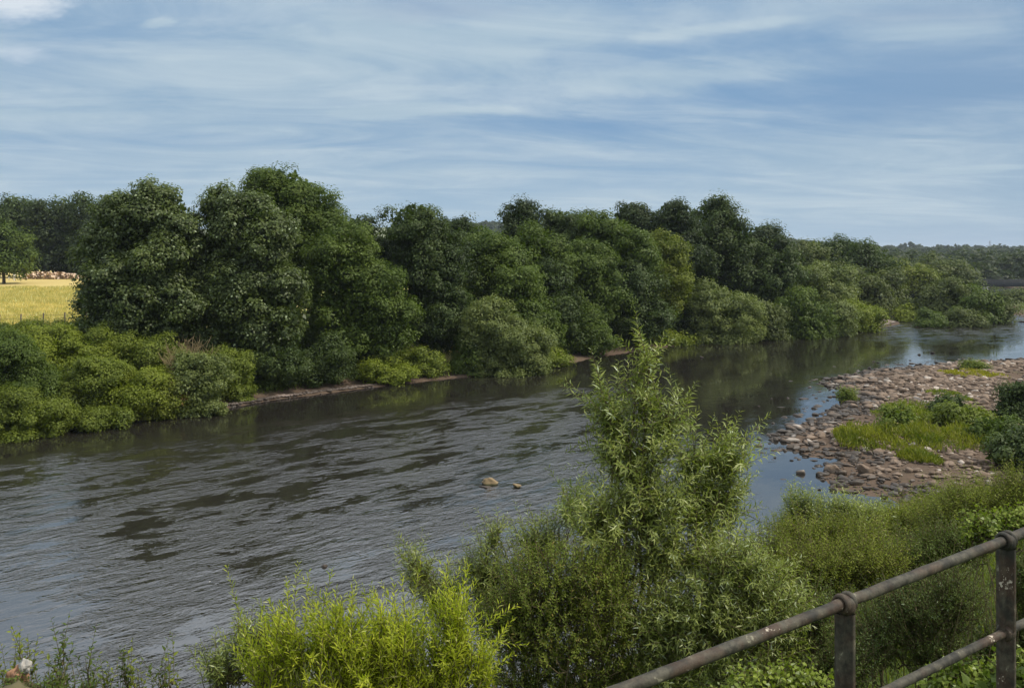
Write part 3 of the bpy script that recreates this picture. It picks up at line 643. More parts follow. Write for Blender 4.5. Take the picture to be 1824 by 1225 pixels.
for px, py, wd, lab in [(1330, 787, 16, 'dark stone in the shallows just right of the near willow'), (1352, 783, 12, 'small dark stone, second from the near willow in the shallows'), (1372, 790, 7, 'tiny dark stone in the middle of the shallow channel'),
        (1380, 815, 9, 'small dark stone at the lower edge of the shallow channel'), (1410, 820, 8, 'small dark stone left of the inlet mouth'), (1424, 818, 8, 'small dark stone at the inlet mouth'),
        (1449, 820, 14, 'dark stone beside the inlet mouth'), (1461, 813, 16, 'squarish dark stone at the top of the inlet mouth'), (1472, 825, 18, 'flat dark slab lying in the inlet'),
        (1465, 855, 16, 'thin dark slab in the water left of the nearest tongue'), (1460, 872, 10, 'small dark slab in the water near the grey shoots'), (1385, 800, 9, 'dark pebble bar stone above the shallow channel edge'),
        (1374, 710, 6, 'tiny stone in bright water left of the grass capped rock'), (1474, 713, 6, 'tiny stone just left of the grass capped rock'), (1485, 722, 6, 'tiny stone below the grass capped rock'), (1478, 694, 8, 'dark stone off the upper left corner of the bar'), (1462, 681, 10, 'dark stone beyond the upper left corner of the bar'),
        (1548, 656, 12, 'dark stone above the upper left of the bar'), (1573, 657, 12, 'dark stone just off the far edge of the bar'), (1556, 644, 7, 'left small stone of a pair in the bright far water'), (1564, 646, 6, 'right small stone of a pair in the bright far water'),
        (1607, 649, 6, 'tiny stone in the bright water beyond the bar'), (1621, 642, 5, 'tiniest stone in the bright water beyond the bar'), (1637, 632, 10, 'long low stone left of the largest far water stone'), (1661, 629, 12, 'largest dark stone out in the bright far water'), (1668, 646, 8, 'brown stone close to the far edge of the bar'),
        (1795, 645, 26, 'dark slab at the far right tip of the bar'), (1815, 641, 16, 'rightmost dark stone in the far water'), (1820, 574, 14, 'dark low rock in the river right of the island')]:
    wrock(px, py, wd, lab, rng.integers(5), None, .8 if wd < 14 else .55, 0)
def tan_mat():
    m, t = new_mat('mossy_tan_rock'); g = t.new('ShaderNodeNewGeometry'); n = t.noise(g.outputs['Position'], 4, 6, .65)
    sp = t.new('ShaderNodeSeparateXYZ'); t.put(sp.inputs[0], g.outputs['Position'])
    c = t.mix(n, (.11, .08, .04), (.31, .23, .13)); c = t.mix(t.ramp(sp.outputs[2], .10, .03), c, (.05, .05, .02))
    finish(t, principled(t, c, .85, .2)); return m
M['tanrock'] = tan_mat()
for o_ in list(COL.objects):
    if o_.get('label', '').startswith(('larger of two mossy', 'smaller pale topped rock')): o_.data = o_.data.copy(); o_.data.materials[0] = M['tanrock']
# far bank pebbly mud strip and spit
def strip(name, label, pts, n, smin, smax, wid, kind='stuff'):
    Vs, Qs, Ts = [], [], []; b_ = 0; pts = np.array([W(*p) for p in pts])
    for k in range(n):
        i_ = rng.integers(len(pts)-1); p = pts[i_]+(pts[i_+1]-pts[i_])*rng.random()+[rng.normal()*.2, rng.random()*wid]
        v, q = PR[k % 6]; s = rng.uniform(smin, smax); z_ = gz(p[0], p[1])
        Vs.append(v*s*[1.4, 1, .8]+[p[0], p[1], max(z_, 0)+.02]); Qs.append(q+b_); b_ += len(v); Ts.append(np.full((len(v), 2), rng.random()))
    return tag(mesh_np(name, np.concatenate(Vs), np.concatenate(Qs), M['drystone'], tint=np.concatenate(Ts)), label, 'pebbles', kind=kind)
M['drystone'] = stone_mat('dry_pebbles', (.26, .18, .14), (.52, .42, .36))
nt = M['drystone'].node_tree
strip('shore_pebbles', 'pinkish pebbles and driftwood along the foot of the far bank', [(400, 727), (480, 713), (560, 702), (640, 692), (660, 690)], 900, .06, .2, 1.2)
strip('spit_gravel', 'pale gravel on the small spit left of the river island', [(1505, 590), (1530, 588), (1570, 582), (1600, 575)], 1100, .12, .4, 9)

# ------------------------------------------------------------------ log pile, fences, posts in the field
def mat_simple(name, a, b, scale=4, rough=.8, bump=.3, spec=.2, st=(1, 1, 1)):
    m, t = new_mat(name); g = t.new('ShaderNodeTexCoord'); n = t.noise(t.mapping(g.outputs['Object'], scale=st), scale, 5, .65)
    oi = t.new('ShaderNodeObjectInfo'); bp = t.new('ShaderNodeBump'); bp.inputs[0].default_value = bump; t.put(bp.inputs['Height'], n)
    f = t.math('ADD', t.math('MULTIPLY', n, .7), t.math('MULTIPLY', oi.outputs['Random'], .35), clamp=True)
    finish(t, principled(t, t.mix(f, a, b), rough, spec, bp.outputs[0])); return m
M['log'] = mat_simple('log_bark', (.38, .26, .17), (.80, .64, .48), 1.5)
M['logend'] = mat_simple('sawn_wood', (.60, .42, .28), (.85, .70, .52), 1.5)
M['wood'] = mat_simple('weathered_wood', (.06, .05, .04), (.16, .13, .10), 6)
def make_log():
    G = Geo(); n = 10; th = np.arange(n)*2*np.pi/n
    xs = [-.5, -.2, .15, .5]; rr = [.5, .47, .5, .44]
    ring = np.stack([np.column_stack([np.full(n, x_), r_*np.cos(th)*(1+.06*np.sin(3*th)), r_*np.sin(th)]) for x_, r_ in zip(xs, rr)]).reshape(-1, 3)
    i = np.arange(3)[:, None]*n; j = np.arange(n)[None]; G.add(ring, np.stack([i+j, i+(j+1) % n, i+n+(j+1) % n, i+n+j], -1).reshape(-1, 4))
    body = G.build('log', M['log'], None, origin=(0, 0, 0))
    Ge = Geo()
    for x_, r_ in ((-.502, .49), (.502, .43)):
        v = np.vstack([np.column_stack([np.full(n, x_), r_*np.cos(th), r_*np.sin(th)]), [[x_, 0, 0]]])
        Ge.add(v, np.array([[k, (k+1) % n, (k+1) % n, n] for k in range(n)])[:, [0, 1, 3, 3]])
    return body
logp = make_log()
lx0, lx1 = P(44, 490, 229)[0], P(150, 490, 229)[0]
first = True; k_ = 0
for row in range(4):
    for k in range(26-4*row):
        o = logp if first else logp.copy()
        if not first: COL.objects.link(o)
        first = False
        x_ = lx0+(lx1-lx0)*(k+.5+row*.8+rng.normal()*.25)/24; y_ = 229+rng.normal()*.5
        hh = 1.0 if x_ < lx0+4 else 1
        o.location = (x_, y_, gz(x_, y_)+.28+row*.40+rng.normal()*.06)
        o.scale = (rng.uniform(.7, 1.6), rng.uniform(.45, .75), rng.uniform(.45, .75)); o.rotation_euler = (rng.random()*6, rng.normal()*.25, R(90)+rng.normal()*.6)
        tag(o, 'short pinkish cut log in the pile at the back of the hay field', 'log', 'logs piled at the back of the hay field')
for px, py, hpx, wpx, lab in [(25.5, 497, 15, 4, 'white upright post under the trees, left of the log pile'), (16, 499, 6, 1.5, 'short pale stake in the grass beside the lone tree')]:
    b0 = P(px, py, 222); G = Geo(); z0 = gz(b0[0], b0[1]); hh = hpx/F*222; r_ = wpx/F*111
    G.tube([(0, 0, -.1), (0, 0, hh*.45), (0, 0, hh*.5), (0, 0, hh*.93), (0, 0, hh)], [r_*.7, r_*.75, r_, r_, r_*.3], 8)
    o = G.build('marker_post', mat_simple('white_paint', (.6, .58, .54), (.8, .78, .74), 2), None, origin=(0, 0, 0)); o.location = (b0[0], b0[1], z0)
    tag(o, lab, 'post')
def fence(label, d, pxs, h, rw, rails, zoff=0):
    pts = [P(px, 500, d+k*.6) for k, px in enumerate(pxs)]
    o0 = np.array([pts[0][0], pts[0][1], gz(pts[0][0], pts[0][1])]); root = empty('wire_fence', o0, label, 'fence')
    pr = None
    bs = [np.array([p[0], p[1], gz(p[0], p[1])+zoff])-o0 for p in pts]
    for k, b0 in enumerate(bs):
        G = Geo(); q = h*(1+.06*math.sin(k*5)); G.tube([b0-[0, 0, .4], b0+[.02, 0, q*.5], b0+[.03, 0, q], b0+[.03, 0, q+.04]], [rw, rw, rw*.95, rw*.3], 6); G.build('post', M['wood'], root)
    for f in rails:
        G = Geo(); G.tube([b0+[0, -.05, h*f] for b0 in bs], .012 if rw > .05 else .009, 4); G.build('wire', M['wood'], root)
fence('dark post and wire fence across the near edge of the hay field', 102, [-40, -1, 37, 77, 115, 153], 1.65, .085, (.4, .65, .9))
fence('lower thin post and wire fence in front of the dark field fence', 96, [-38, 8, 54, 97], .95, .05, (.55, .95))

# ------------------------------------------------------------------ bridge, far buildings, pylon
M['steel'] = mat_simple('dark_bridge_steel', (.030, .032, .032), (.07, .072, .07), .6)
M['conc'] = mat_simple('pale_concrete', (.30, .29, .26), (.42, .40, .36), .8)
M['white'] = mat_simple('white_render', (.72, .71, .68), (.82, .81, .78), 1)
M['slate'] = mat_simple('slate_roof', (.09, .09, .10), (.17, .17, .18), 1)
def box(G, c, s):
    c = np.array(c, float); s = np.array(s, float)/2
    V = np.array([[x_, y_, z_] for x_ in (-1, 1) for y_ in (-1, 1) for z_ in (-1, 1)])*s+c
    G.add(V, [[0, 1, 3, 2], [4, 6, 7, 5], [0, 4, 5, 1], [2, 3, 7, 6], [0, 2, 6, 4], [1, 5, 7, 3]])
d = 335; z1 = P(0, 497, d)[2]; x0 = P(1690, 0, d)[0]; x1 = P(2050, 0, d)[0]
root = empty('girder_bridge', (x0, d, 0), 'long dark girder bridge low across the river in the far distance', 'bridge')
G = Geo(); box(G, ((x1-x0)/2, 0, z1-1.7), (x1-x0, .5, 2.4)); box(G, ((x1-x0)/2, 5, z1-1.7), (x1-x0, .5, 2.4))
for k in range(24): box(G, ((k+.5)*(x1-x0)/24, -.33, z1-1.7), (.22, .16, 2.2))
G.build('girder', M['steel'], root)
G = Geo(); box(G, ((x1-x0)/2, 2.5, z1-.36), (x1-x0+2, 6, .22)); G.build('deck', M['steel'], root)
G = Geo(); box(G, ((x1-x0)/2, -.3, z1+.62), (x1-x0, .08, .09))
for k in range(60): box(G, ((k+.5)*(x1-x0)/60, -.3, z1+.17), (.06, .06, .8))
G.build('parapet', M['steel'], root)
for px in (1755, 1870, 1985):
    G = Geo(); box(G, (P(px, 0, d)[0]-x0, 2.5, (z1-3.1)/2-.5), (1.6, 6, z1-1.9)); box(G, (P(px, 0, d)[0]-x0, 2.5, z1-3.05), (2.2, 6.6, .3)); G.build('pier', M['conc'], root)
def house(label, px, py, d, wpx, hpx, roofpx, mroof='slate', gable=False):
    b0 = P(px, py, d); w_ = wpx/F*d; h_ = hpx/F*d; r_ = roofpx/F*d
    root = empty('house', b0, label, 'house'); dp = w_*.7 if not gable else w_*1.4
    G = Geo(); box(G, (0, 0, h_/2-3), (w_, dp, h_+6)); 
    if gable: G.add([(-w_/2, -dp/2, h_), (w_/2, -dp/2, h_), (0, -dp/2, h_+r_), (0, -dp/2, h_+r_)], [[0, 1, 2, 3]])
    G.build('wall', M['white'], root)
    G = Geo()
    if gable: G.add([(-w_/2-.2, -dp/2+.1, h_-.1), (0, -dp/2+.1, h_+r_), (0, dp/2, h_+r_), (-w_/2-.2, dp/2, h_-.1), (w_/2+.2, -dp/2+.1, h_-.1), (w_/2+.2, dp/2, h_-.1)], [[0, 1, 2, 3], [1, 4, 5, 2]])
    else: G.add([(-w_/2, -dp/2-.3, h_-.1), (w_/2, -dp/2-.3, h_-.1), (w_/2, 0, h_+r_), (-w_/2, 0, h_+r_), (-w_/2, dp/2+.3, h_-.1), (w_/2, dp/2+.3, h_-.1)], [[0, 1, 2, 3], [3, 2, 5, 4]])
    G.build('roof', M[mroof], root)
    for k in (-.3, 0, .3) if not gable else (0,):
        G = Geo(); box(G, (k*w_, -dp/2-.03, h_*.55), (w_*.12, .06, h_*.3)); G.build('window', M['slate'], root)
house('white gabled cottage showing just above the far bridge', 1757, 497, 420, 5, 1.5, 5, gable=True)
house('long pale roofed building on the skyline, seen in the dip of the tree line', 862, 402, 1330, 12, 2.5, 2)
o = P(1763, 447, 1600); root = empty('electricity_pylon', o, 'faint grey lattice electricity pylon on the skyline at the right', 'pylon')
G = Geo(); hh = 19
for sx in (-1, 1):
    for sy in (-1, 1): G.tube([(sx*2.6, sy*2.6, -6), (sx*.9, sy*.9, hh*.6), (0, 0, hh)], [.14, .12, .1], 4)
for k in range(6):
    z0 = k*3.; r0 = 2.6-1.7*min(1, z0/11.4); r1 = 2.6-1.7*min(1, (z0+3)/11.4)
    G.tube([(-r0, -r0, z0), (r1, -r1, z0+3)], .08, 4); G.tube([(r0, -r0, z0), (-r1, -r1, z0+3)], .08, 4)
G.build('lattice_tower', M['slate'], root)
G = Geo()
for z0, l in ((11, 4), (14, 3.4), (16.6, 2.6)): G.tube([(-l, 0, z0), (0, 0, z0+.7), (l, 0, z0)], .13, 4)
G.build('cross_arm', M['slate'], root)

# ------------------------------------------------------------------ near vegetation: real shoots with single leaves
def shoots(name, label, cat, base, lobes, n_tw, mat, leaf=(.085, .014), tw=(.30, .60), step=.020, up=.55, outw=.7, group=None, stems=5, stemr=.018, spread=.28, leafdown=.15, part='foliage', shell=.55, stray=0.0, basespread=.3, side=.75):
    """plant grown as stems from its base, then leafy twigs through the lobes (centre, radii in metres)"""
    base = np.array(base, float); base[2] = gz(base[0], base[1]) if len(base) < 3 or base[2] is None else base[2]
    root = empty(name, base, label, cat, group)
    cen = np.array([l[0] for l in lobes]); rad = np.array([l[1] for l in lobes])
    vol = rad.prod(1)**(2/3.); pi_ = rng.choice(len(lobes), n_tw, p=vol/vol.sum())
    q = cen[pi_]+rdir(n_tw)*rad[pi_]*(rng.uniform(shell, 1, (n_tw, 1)))
    axis = cen.mean(0)
    ow = unit((q-cen[pi_])/rad[pi_]+.4*(q-axis)*np.array([1, 1, .3]))
    dr = unit(ow*outw+np.array([0, 0, up])+rng.normal(size=(n_tw, 3))*spread)
    ln = rng.uniform(tw[0], tw[1], n_tw)*(1+stray*(rng.random(n_tw) < .12))
    q = q-dr*ln[:, None]*rng.uniform(.05, .95, (n_tw, 1))
    G = Geo()
    K = int(max(ln)/step)
    s = (np.arange(K)+.5)*step
    act = s[None] < ln[:, None]
    fr = s[None]/ln[:, None]
    sag = np.array([0, 0, -1.])
    pos_ = q[:, None]+dr[:, None]*s[None, :, None]+sag*(.10*ln[:, None, None]*fr[..., None]**2)
    tdir = unit(dr[:, None]+sag*(.2*fr[..., None]))
    az = 2.4*np.arange(K)[None]+rng.uniform(0, 6.28, (n_tw, 1))
    a1 = unit(np.cross(tdir, np.array([.2, .1, 1.]))); a2 = np.cross(tdir, a1)
    sd = a1*np.cos(az)[..., None]+a2*np.sin(az)[..., None]
    fw = unit(tdir*(1-side*.55)+sd*side+sag*leafdown+rng.normal(size=sd.shape)*.13)
    nr = unit(tdir*.6+np.array([0, 0, .5])-sd*.2+rng.normal(size=sd.shape)*.35)
    sz = leaf[0]*rng.uniform(.65, 1.25, act.shape)*(1-.45*np.clip(fr, 0, 1)**3)
    tt = np.stack([rng.random(act.shape), np.repeat(rng.random((n_tw, 1)), K, 1)], -1)
    G2 = leaves(pos_[act], nr[act], fw[act], sz[act], sz[act]*leaf[1]/leaf[0], tt[act])
    # woody parts
    hubs = []
    for k in range(stems):
        c = cen[k % len(cen)]+rdir(1)[0]*rad[k % len(cen)]*.35; b0 = base+np.array([rng.normal()*basespread, rng.normal()*basespread*.6, -.1])
        mid = b0*.5+c*.5+np.array([rng.normal()*.12, rng.normal()*.12, .15*(c[2]-b0[2])])
        mid[:2] = mid[:2]*.6+b0[:2]*.4
        tt_ = np.linspace(0, 1, 9)[:, None]; crv = (1-tt_)**2*b0+2*tt_*(1-tt_)*mid+tt_**2*c
        crv += rng.normal(size=crv.shape)*.015
        G.tube(crv-base, np.linspace(stemr, stemr*.3, 9), 5); hubs += list(crv[3:])
    hubs = np.array(hubs)
    sub = rng.choice(n_tw, min(n_tw, 340), replace=False)
    for k in range(n_tw):
        e = q[k]+dr[k]*ln[k]; me_ = q[k]+dr[k]*ln[k]*.5-[0, 0, .02*ln[k]]
        G.tube(np.array([q[k], me_, e+sag*.10*ln[k]])-base, [.0035, .0025, .0012], 3)
    for k in sub:
        h_ = hubs[np.argmin(((hubs-q[k])**2).sum(1)+.3*np.maximum(0, hubs[:, 2]-q[k, 2]))]
        m_ = (h_+q[k])*.5+[0, 0, -.04]
        G.tube(np.array([h_, m_, q[k]])-base, [.008, .006, .0035], 4)
    mesh_np(part, G2[0]-base, G2[1], M[mat], root, G2[2])
    G.build('stems', M['twig'], root, smooth=True)
    return root
def pl(L, d):                              # photo ellipses at distance -> metric lobes
    return [(P(a, b, d+(e[0] if e else 0)), np.array([rx, (rx+ry)*.5*.9, ry])*(d+(e[0] if e else 0))/F) for a, b, rx, ry, *e in L]
def ground_at(px, d, dz=0): x_ = (px-912)/F*d; return (x_, d, gz(x_, d)+dz)
# the big willow
shoots('willow_tree', 'tall slender leaved willow standing in front of the river, its tip above the far waterline', 'tree', ground_at(1125, 8.6),
       pl([(1152, 640, 20, 40), (1140, 710, 26, 40), (1085, 730, 46, 50), (1190, 735, 40, 40), (1130, 800, 72, 60), (1240, 810, 50, 40, .2), (1290, 815, 44, 40, .3), (1150, 890, 90, 70), (1250, 895, 70, 60, .3), (1300, 880, 42, 40, .3), (1060, 925, 60, 44, -.2), (1180, 985, 100, 60), (1270, 980, 60, 60), (1090, 1010, 70, 60)], 8.7),
       1080, 'will', leaf=(.096, .0170), tw=(.26, .66), step=.019, up=.75, outw=.55, stems=8, stemr=.026, shell=.2, stray=.3, part='crown')
shoots('willow_shrub', 'grey green willow with upright shoots left of the big willow', 'shrub', ground_at(930, 9.6),
       pl([(880, 950, 22, 34), (865, 1010, 50, 44), (740, 1010, 30, 40), (780, 1050, 60, 40), (960, 960, 50, 44), (1020, 900, 36, 30), (900, 1060, 80, 50)], 9.7),
       760, 'will', leaf=(.080, .013), tw=(.22, .48), step=.021, up=.8, outw=.5, stems=8, stemr=.014, shell=.2, basespread=.6)
shoots('olive_shrub', 'dense dark olive shrub filling the slope below the big willow', 'shrub', ground_at(960, 8.0),
       pl([(960, 1040, 90, 80), (1050, 1040, 80, 80), (900, 1100, 70, 60), (1000, 1130, 110, 70), (1090, 1120, 80, 70), (930, 1200, 90, 50), (1060, 1210, 90, 50)], 8.2),
       2300, 'olive', leaf=(.042, .014), tw=(.16, .36), step=.014, up=.8, outw=.5, stems=14, stemr=.012, shell=.35, basespread=.5)
shoots('willow_shrub', 'leafy green willow shrub right of the big willow, behind the handrail', 'shrub', ground_at(1330, 8.2),
       pl([(1310, 1010, 80, 60), (1260, 1080, 90, 60), (1370, 1080, 80, 70), (1180, 1110, 70, 60), (1300, 1160, 110, 60), (1180, 1190, 80, 50)], 8.2),
       1600, 'will', leaf=(.080, .0145), tw=(.2, .42), step=.019, up=.5, outw=.6, stems=10, stemr=.012, shell=.3, basespread=.5)
shoots('osier_shrub', 'bright yellow green osier shrub at the bottom edge, left of the olive shrub', 'shrub', ground_at(690, 6.3),
       pl([(810, 1120, 34, 50), (790, 1180, 60, 50), (700, 1150, 60, 44), (600, 1140, 60, 44), (520, 1150, 50, 40), (640, 1200, 110, 50), (480, 1190, 50, 40), (740, 1220, 90, 40), (860, 1190, 24, 44)], 6.4),
       980, 'osier', leaf=(.072, .0125), tw=(.18, .60), step=.017, up=.95, outw=.3, stems=20, stemr=.006, shell=.2, basespread=.5, leafdown=-.1, side=.6, stray=.6)
shoots('osier_shrub', 'duller green osier shoots at the left end of the bright osier shrub', 'shrub', ground_at(450, 6.9),
       pl([(440, 1150, 40, 40), (395, 1185, 50, 34), (500, 1200, 60, 40), (460, 1130, 20, 40)], 6.9),
       330, 'will', leaf=(.065, .012), tw=(.16, .34), step=.018, up=.95, outw=.3, stems=12, stemr=.006, shell=.2, basespread=.5)
for px, py, wd, lab in [(45, 1160, 22, 'small leafy sapling left of the pale capstone plants, tallest at the far left'), (112, 1150, 16, 'tallest slim sapling of the bottom left row, right of the stones'), (95, 1190, 22, 'short sapling beside the pale stones at bottom left'),
                    (160, 1180, 16, 'slim sapling between the tallest sapling and the paired saplings'), (222, 1165, 14, 'slim sapling left of the bottom left gap'), (185, 1200, 26, 'low bushy sapling at the bottom edge, centre of the left row'),
                    (245, 1190, 24, 'bushy sapling at the right end of the left row'), (288, 1180, 12, 'single thin sapling apart to the right of the left row'), (300, 1215, 34, 'low shoots at the bottom edge left of the osiers'), (12, 1195, 24, 'low sapling at the bottom left corner')]:
    d = 7.6
    shoots('alder_sapling', lab, 'sapling', ground_at(px+4, d), pl([(px, py, wd*.55, 26), (px+3, py+34, wd, 28)], d), int(4+wd*.32), 'grass' if wd > 20 else 'mid', leaf=(.060, .027), tw=(.22, .50), step=.034,
           up=1.4, outw=.22, spread=.22, stems=3, stemr=.006, shell=.1, basespread=.10, side=.8, leafdown=.0, group='saplings along the bottom left edge')
shoots('bank_shrub', 'low leafy growth around the two stones at the bottom left corner', 'shrub', ground_at(60, 7.3), pl([(20, 1222, 40, 16), (90, 1222, 44, 14), (150, 1228, 40, 12)], 7.3), 150, 'mid', leaf=(.045, .02), tw=(.08, .22), step=.022, up=.8, outw=.4, stems=8, stemr=.004, shell=.2, basespread=.3, side=.8)
# grey shoots against the water on the right
shoots('willow_shrub', 'loose grey green willow shoots standing against the bright shallows', 'shrub', ground_at(1470, 21),
       pl([(1420, 895, 26, 20), (1440, 905, 50, 22), (1500, 905, 50, 18), (1550, 915, 40, 14), (1410, 935, 60, 20), (1500, 935, 80, 20)], 21),
       800, 'will', leaf=(.13, .028), tw=(.35, .75), step=.045, up=1.0, outw=.3, stems=16, stemr=.012, shell=.1, basespread=2)
RS = 'shrubs on the near bank slope'
for lab, px, d, L, n, mat, lf in [
    ('green scrub behind the grey shoots at the foot of the slope', 1600, 24, [(1600, 925, 80, 26), (1690, 905, 70, 30), (1520, 940, 80, 24)], 1500, 'grass', (.11, .03)),
    ('fine green shrub on the upper right slope below the dark scrub', 1760, 20, [(1740, 890, 80, 34), (1820, 870, 60, 40), (1690, 920, 70, 30)], 1500, 'grass', (.09, .022)),
    ('reddish tinged green shrub on the slope centre right', 1450, 14, [(1440, 960, 70, 36), (1520, 960, 70, 34), (1390, 990, 60, 40)], 1700, 'grass', (.07, .016)),
    ('light green shrub in the middle of the near slope', 1480, 11, [(1460, 1010, 80, 44), (1550, 1000, 70, 44), (1400, 1040, 60, 40)], 1900, 'grass', (.055, .014)),
    ('dark green shrub left of the far handrail post, upper slope', 1660, 11.5, [(1640, 985, 70, 40), (1710, 970, 60, 40), (1600, 1030, 70, 44)], 1900, 'mid', (.050, .016)),
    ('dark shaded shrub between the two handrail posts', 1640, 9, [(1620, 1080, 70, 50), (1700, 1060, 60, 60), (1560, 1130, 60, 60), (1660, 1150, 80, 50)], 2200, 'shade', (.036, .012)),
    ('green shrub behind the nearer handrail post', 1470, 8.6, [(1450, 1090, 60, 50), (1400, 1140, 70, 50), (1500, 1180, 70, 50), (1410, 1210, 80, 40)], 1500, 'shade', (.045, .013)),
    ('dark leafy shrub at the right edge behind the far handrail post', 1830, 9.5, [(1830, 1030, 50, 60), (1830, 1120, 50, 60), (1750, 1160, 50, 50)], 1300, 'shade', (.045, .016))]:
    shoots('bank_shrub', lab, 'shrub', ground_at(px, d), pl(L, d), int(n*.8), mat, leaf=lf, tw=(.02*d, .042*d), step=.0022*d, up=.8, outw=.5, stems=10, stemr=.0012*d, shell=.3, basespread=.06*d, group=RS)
for lab, px, d, L, n in [('sunny yellow green bramble clump above the handrail at the right edge', 1770, 8.5, [(1770, 935, 44, 22), (1820, 930, 40, 26), (1735, 950, 24, 16)], 420),
                         ('pale leaved bramble between the handrails at the bottom right', 1760, 6.0, [(1740, 1210, 60, 24), (1815, 1195, 34, 30), (1680, 1225, 40, 20)], 420),
                         ('green bramble at the bottom edge left of the nearer post', 1400, 6.2, [(1410, 1215, 50, 20), (1340, 1225, 50, 18), (1460, 1228, 30, 14)], 380)]:
    shoots('bramble', lab, 'bramble', ground_at(px, d), pl(L, d), n, 'bram', leaf=(.05, .036), tw=(.08, .22), step=.024, up=.5, outw=.5, stems=8, stemr=.005, shell=.2, basespread=.3, leafdown=.2, group='brambles on the near bank')
# weeds on the bar
BV = 'weeds growing on the stony bar'
def weed(lab, d, mat, L, name='weed_clump', cat='weeds', card=.2, dens=1.0, grp=BV): return tree(name, lab, cat, d, mat, L, card=card, clump=.45, dens=dens, group=grp, part='foliage', trunk=False, flat=.9)
def blades(lab, d, mat, L, n=2600, h=.5):
    lb = px_lobes(L, d); bx = lb[0][0]; o = np.array([bx[0], d, gz(bx[0], d)]); root = empty('grass_clump', o, lab, 'weeds', BV); Vs = []; Ts = []
    for c, r_ in lb:
        k = n//len(lb); a = rng.uniform(0, 6.28, k); q = np.sqrt(rng.random(k)); wob_ = 1+.3*np.sin(3*a+c[0])
        X = c[0]+np.cos(a)*q*r_[0]*wob_; Y = c[1]+np.sin(a)*q*r_[0]*2.1*wob_; Z = np.maximum(hfun(X, Y), 0)
        hh = h*(.35+.65*(1-q**2))*(.6+.8*(np.sin(X*2.3)*np.cos(Y*1.9)*.5+.5)); c_ = np.column_stack([X, Y, Z+rng.random(k)*hh*.8])
        dd_ = unit(np.column_stack([rng.normal(size=k)*.55, rng.normal(size=k)*.55, np.ones(k)])); ll = .32*rng.uniform(.5, 1.3, k)
        v, q_, t_ = leaves(c_, rdir(k), dd_, ll, ll*.22, np.column_stack([rng.random(k), .5+.5*np.sin(X*1.7+Y)])); Vs.append(v); Ts.append(t_)
    V = np.concatenate(Vs)-o; mesh_np('foliage', V, np.arange(len(V)).reshape(-1, 4), M[mat], root, np.concatenate(Ts))
blades('loose yellow green grass at the left end of the bar vegetation', 57, 'barveg', [(1545, 790, 50, 18), (1600, 790, 50, 18), (1515, 793, 26, 10)], 4200, 1.0)
blades('loose yellow green grass patch right of the grey bush on the bar', 57, 'barveg', [(1680, 785, 54, 20), (1725, 780, 36, 20), (1640, 790, 34, 15)], 4200, 1.0)
blades('thin yellowish grass trailing between the boulders at the front of the bar', 52, 'barveg', [(1635, 815, 26, 8)], 1500, .5)
blades('green grassy strip along the back of the bar vegetation', 66, 'grass', [(1620, 745, 50, 8), (1690, 745, 60, 8)], 4000, .6)
blades('faint yellow grass in the far part of the bar', 89, 'yellow', [(1750, 675, 26, 6), (1700, 680, 16, 5)], 1500, .35)
blades('thin grass near the middle right of the bar', 75, 'grass', [(1690, 705, 24, 6)], 1200, .35)
weed('grey green bush in the left half of the bar vegetation', 60, 'olive', [(1600, 750, 30, 24), (1592, 765, 24, 20)], name='bar_shrub', cat='shrub')
weed('green shrub in the middle of the bar vegetation', 62, 'fresh', [(1700, 745, 40, 26), (1735, 755, 36, 22)], name='bar_shrub', cat='shrub')
weed('dark small shrub above the green shrub on the bar', 66, 'dark', [(1690, 722, 22, 14), (1672, 735, 22, 12)], name='bar_shrub', cat='shrub')
weed('green weeds in front of the dark right hand shrub of the bar', 56, 'mid', [(1780, 770, 40, 26), (1760, 790, 44, 14)])
weed('dark shrub at the right edge of the bar', 64, 'dark', [(1815, 710, 30, 30), (1800, 745, 34, 26), (1840, 740, 40, 40)], name='bar_shrub', cat='shrub')
weed('small green shrub near the far edge of the bar', 93, 'olive', [(1733, 655, 18, 9), (1745, 658, 12, 6)])
weed('tuft of grass on the rock at the left edge of the bar', 75, 'olive', [(1508, 704, 11, 5)], card=.14)
weed('green low shrubs where the bar meets the near bank', 50, 'dark', [(1800, 810, 40, 22), (1830, 790, 30, 30)], name='bar_shrub', cat='shrub')

def t_near(X, Y, Z):
    s = sdist(X, Y, NEAR); p = (X-RP0[0])*RN[0]+(Y-RP0[1])*RN[1]
    return (s > .2) & (p > .3) & (Y > 13) & (X/np.maximum(Y, 1) > -.1) & (X/np.maximum(Y, 1) < .7)
cover('bank_grass', 'long green grass and weeds over the near bank slope', 'grass', 150000, (-2, 34, 5, 50), 'grass', .35, .34, t_near, wide=.05, lean=.35, up=.9)
def t_ivy(X, Y, Z):
    s = sdist(X, Y, NEAR); return (X/np.maximum(Y, 1) > .05) & ((X-RP0[0])*RN[0]+(Y-RP0[1])*RN[1] > .1)
cover('ivy_cover', 'low dark leafy ground cover on the slope just beyond the railing', 'ground cover', 90000, (0, 10, 3.5, 13), 'shade', .16, .07, t_ivy, wide=.7, lean=.8, up=.3)
def t_low(X, Y, Z):
    s = sdist(X, Y, NEAR); return (s > .3) & (X/np.maximum(Y, 1) < -.02) & (Y > 4)
cover('bank_weeds', 'low weeds over the near bank at the bottom left', 'weeds', 60000, (-16, 3, 4, 24), 'olive', .12, .13, t_low, wide=.3, lean=.6, up=.5)

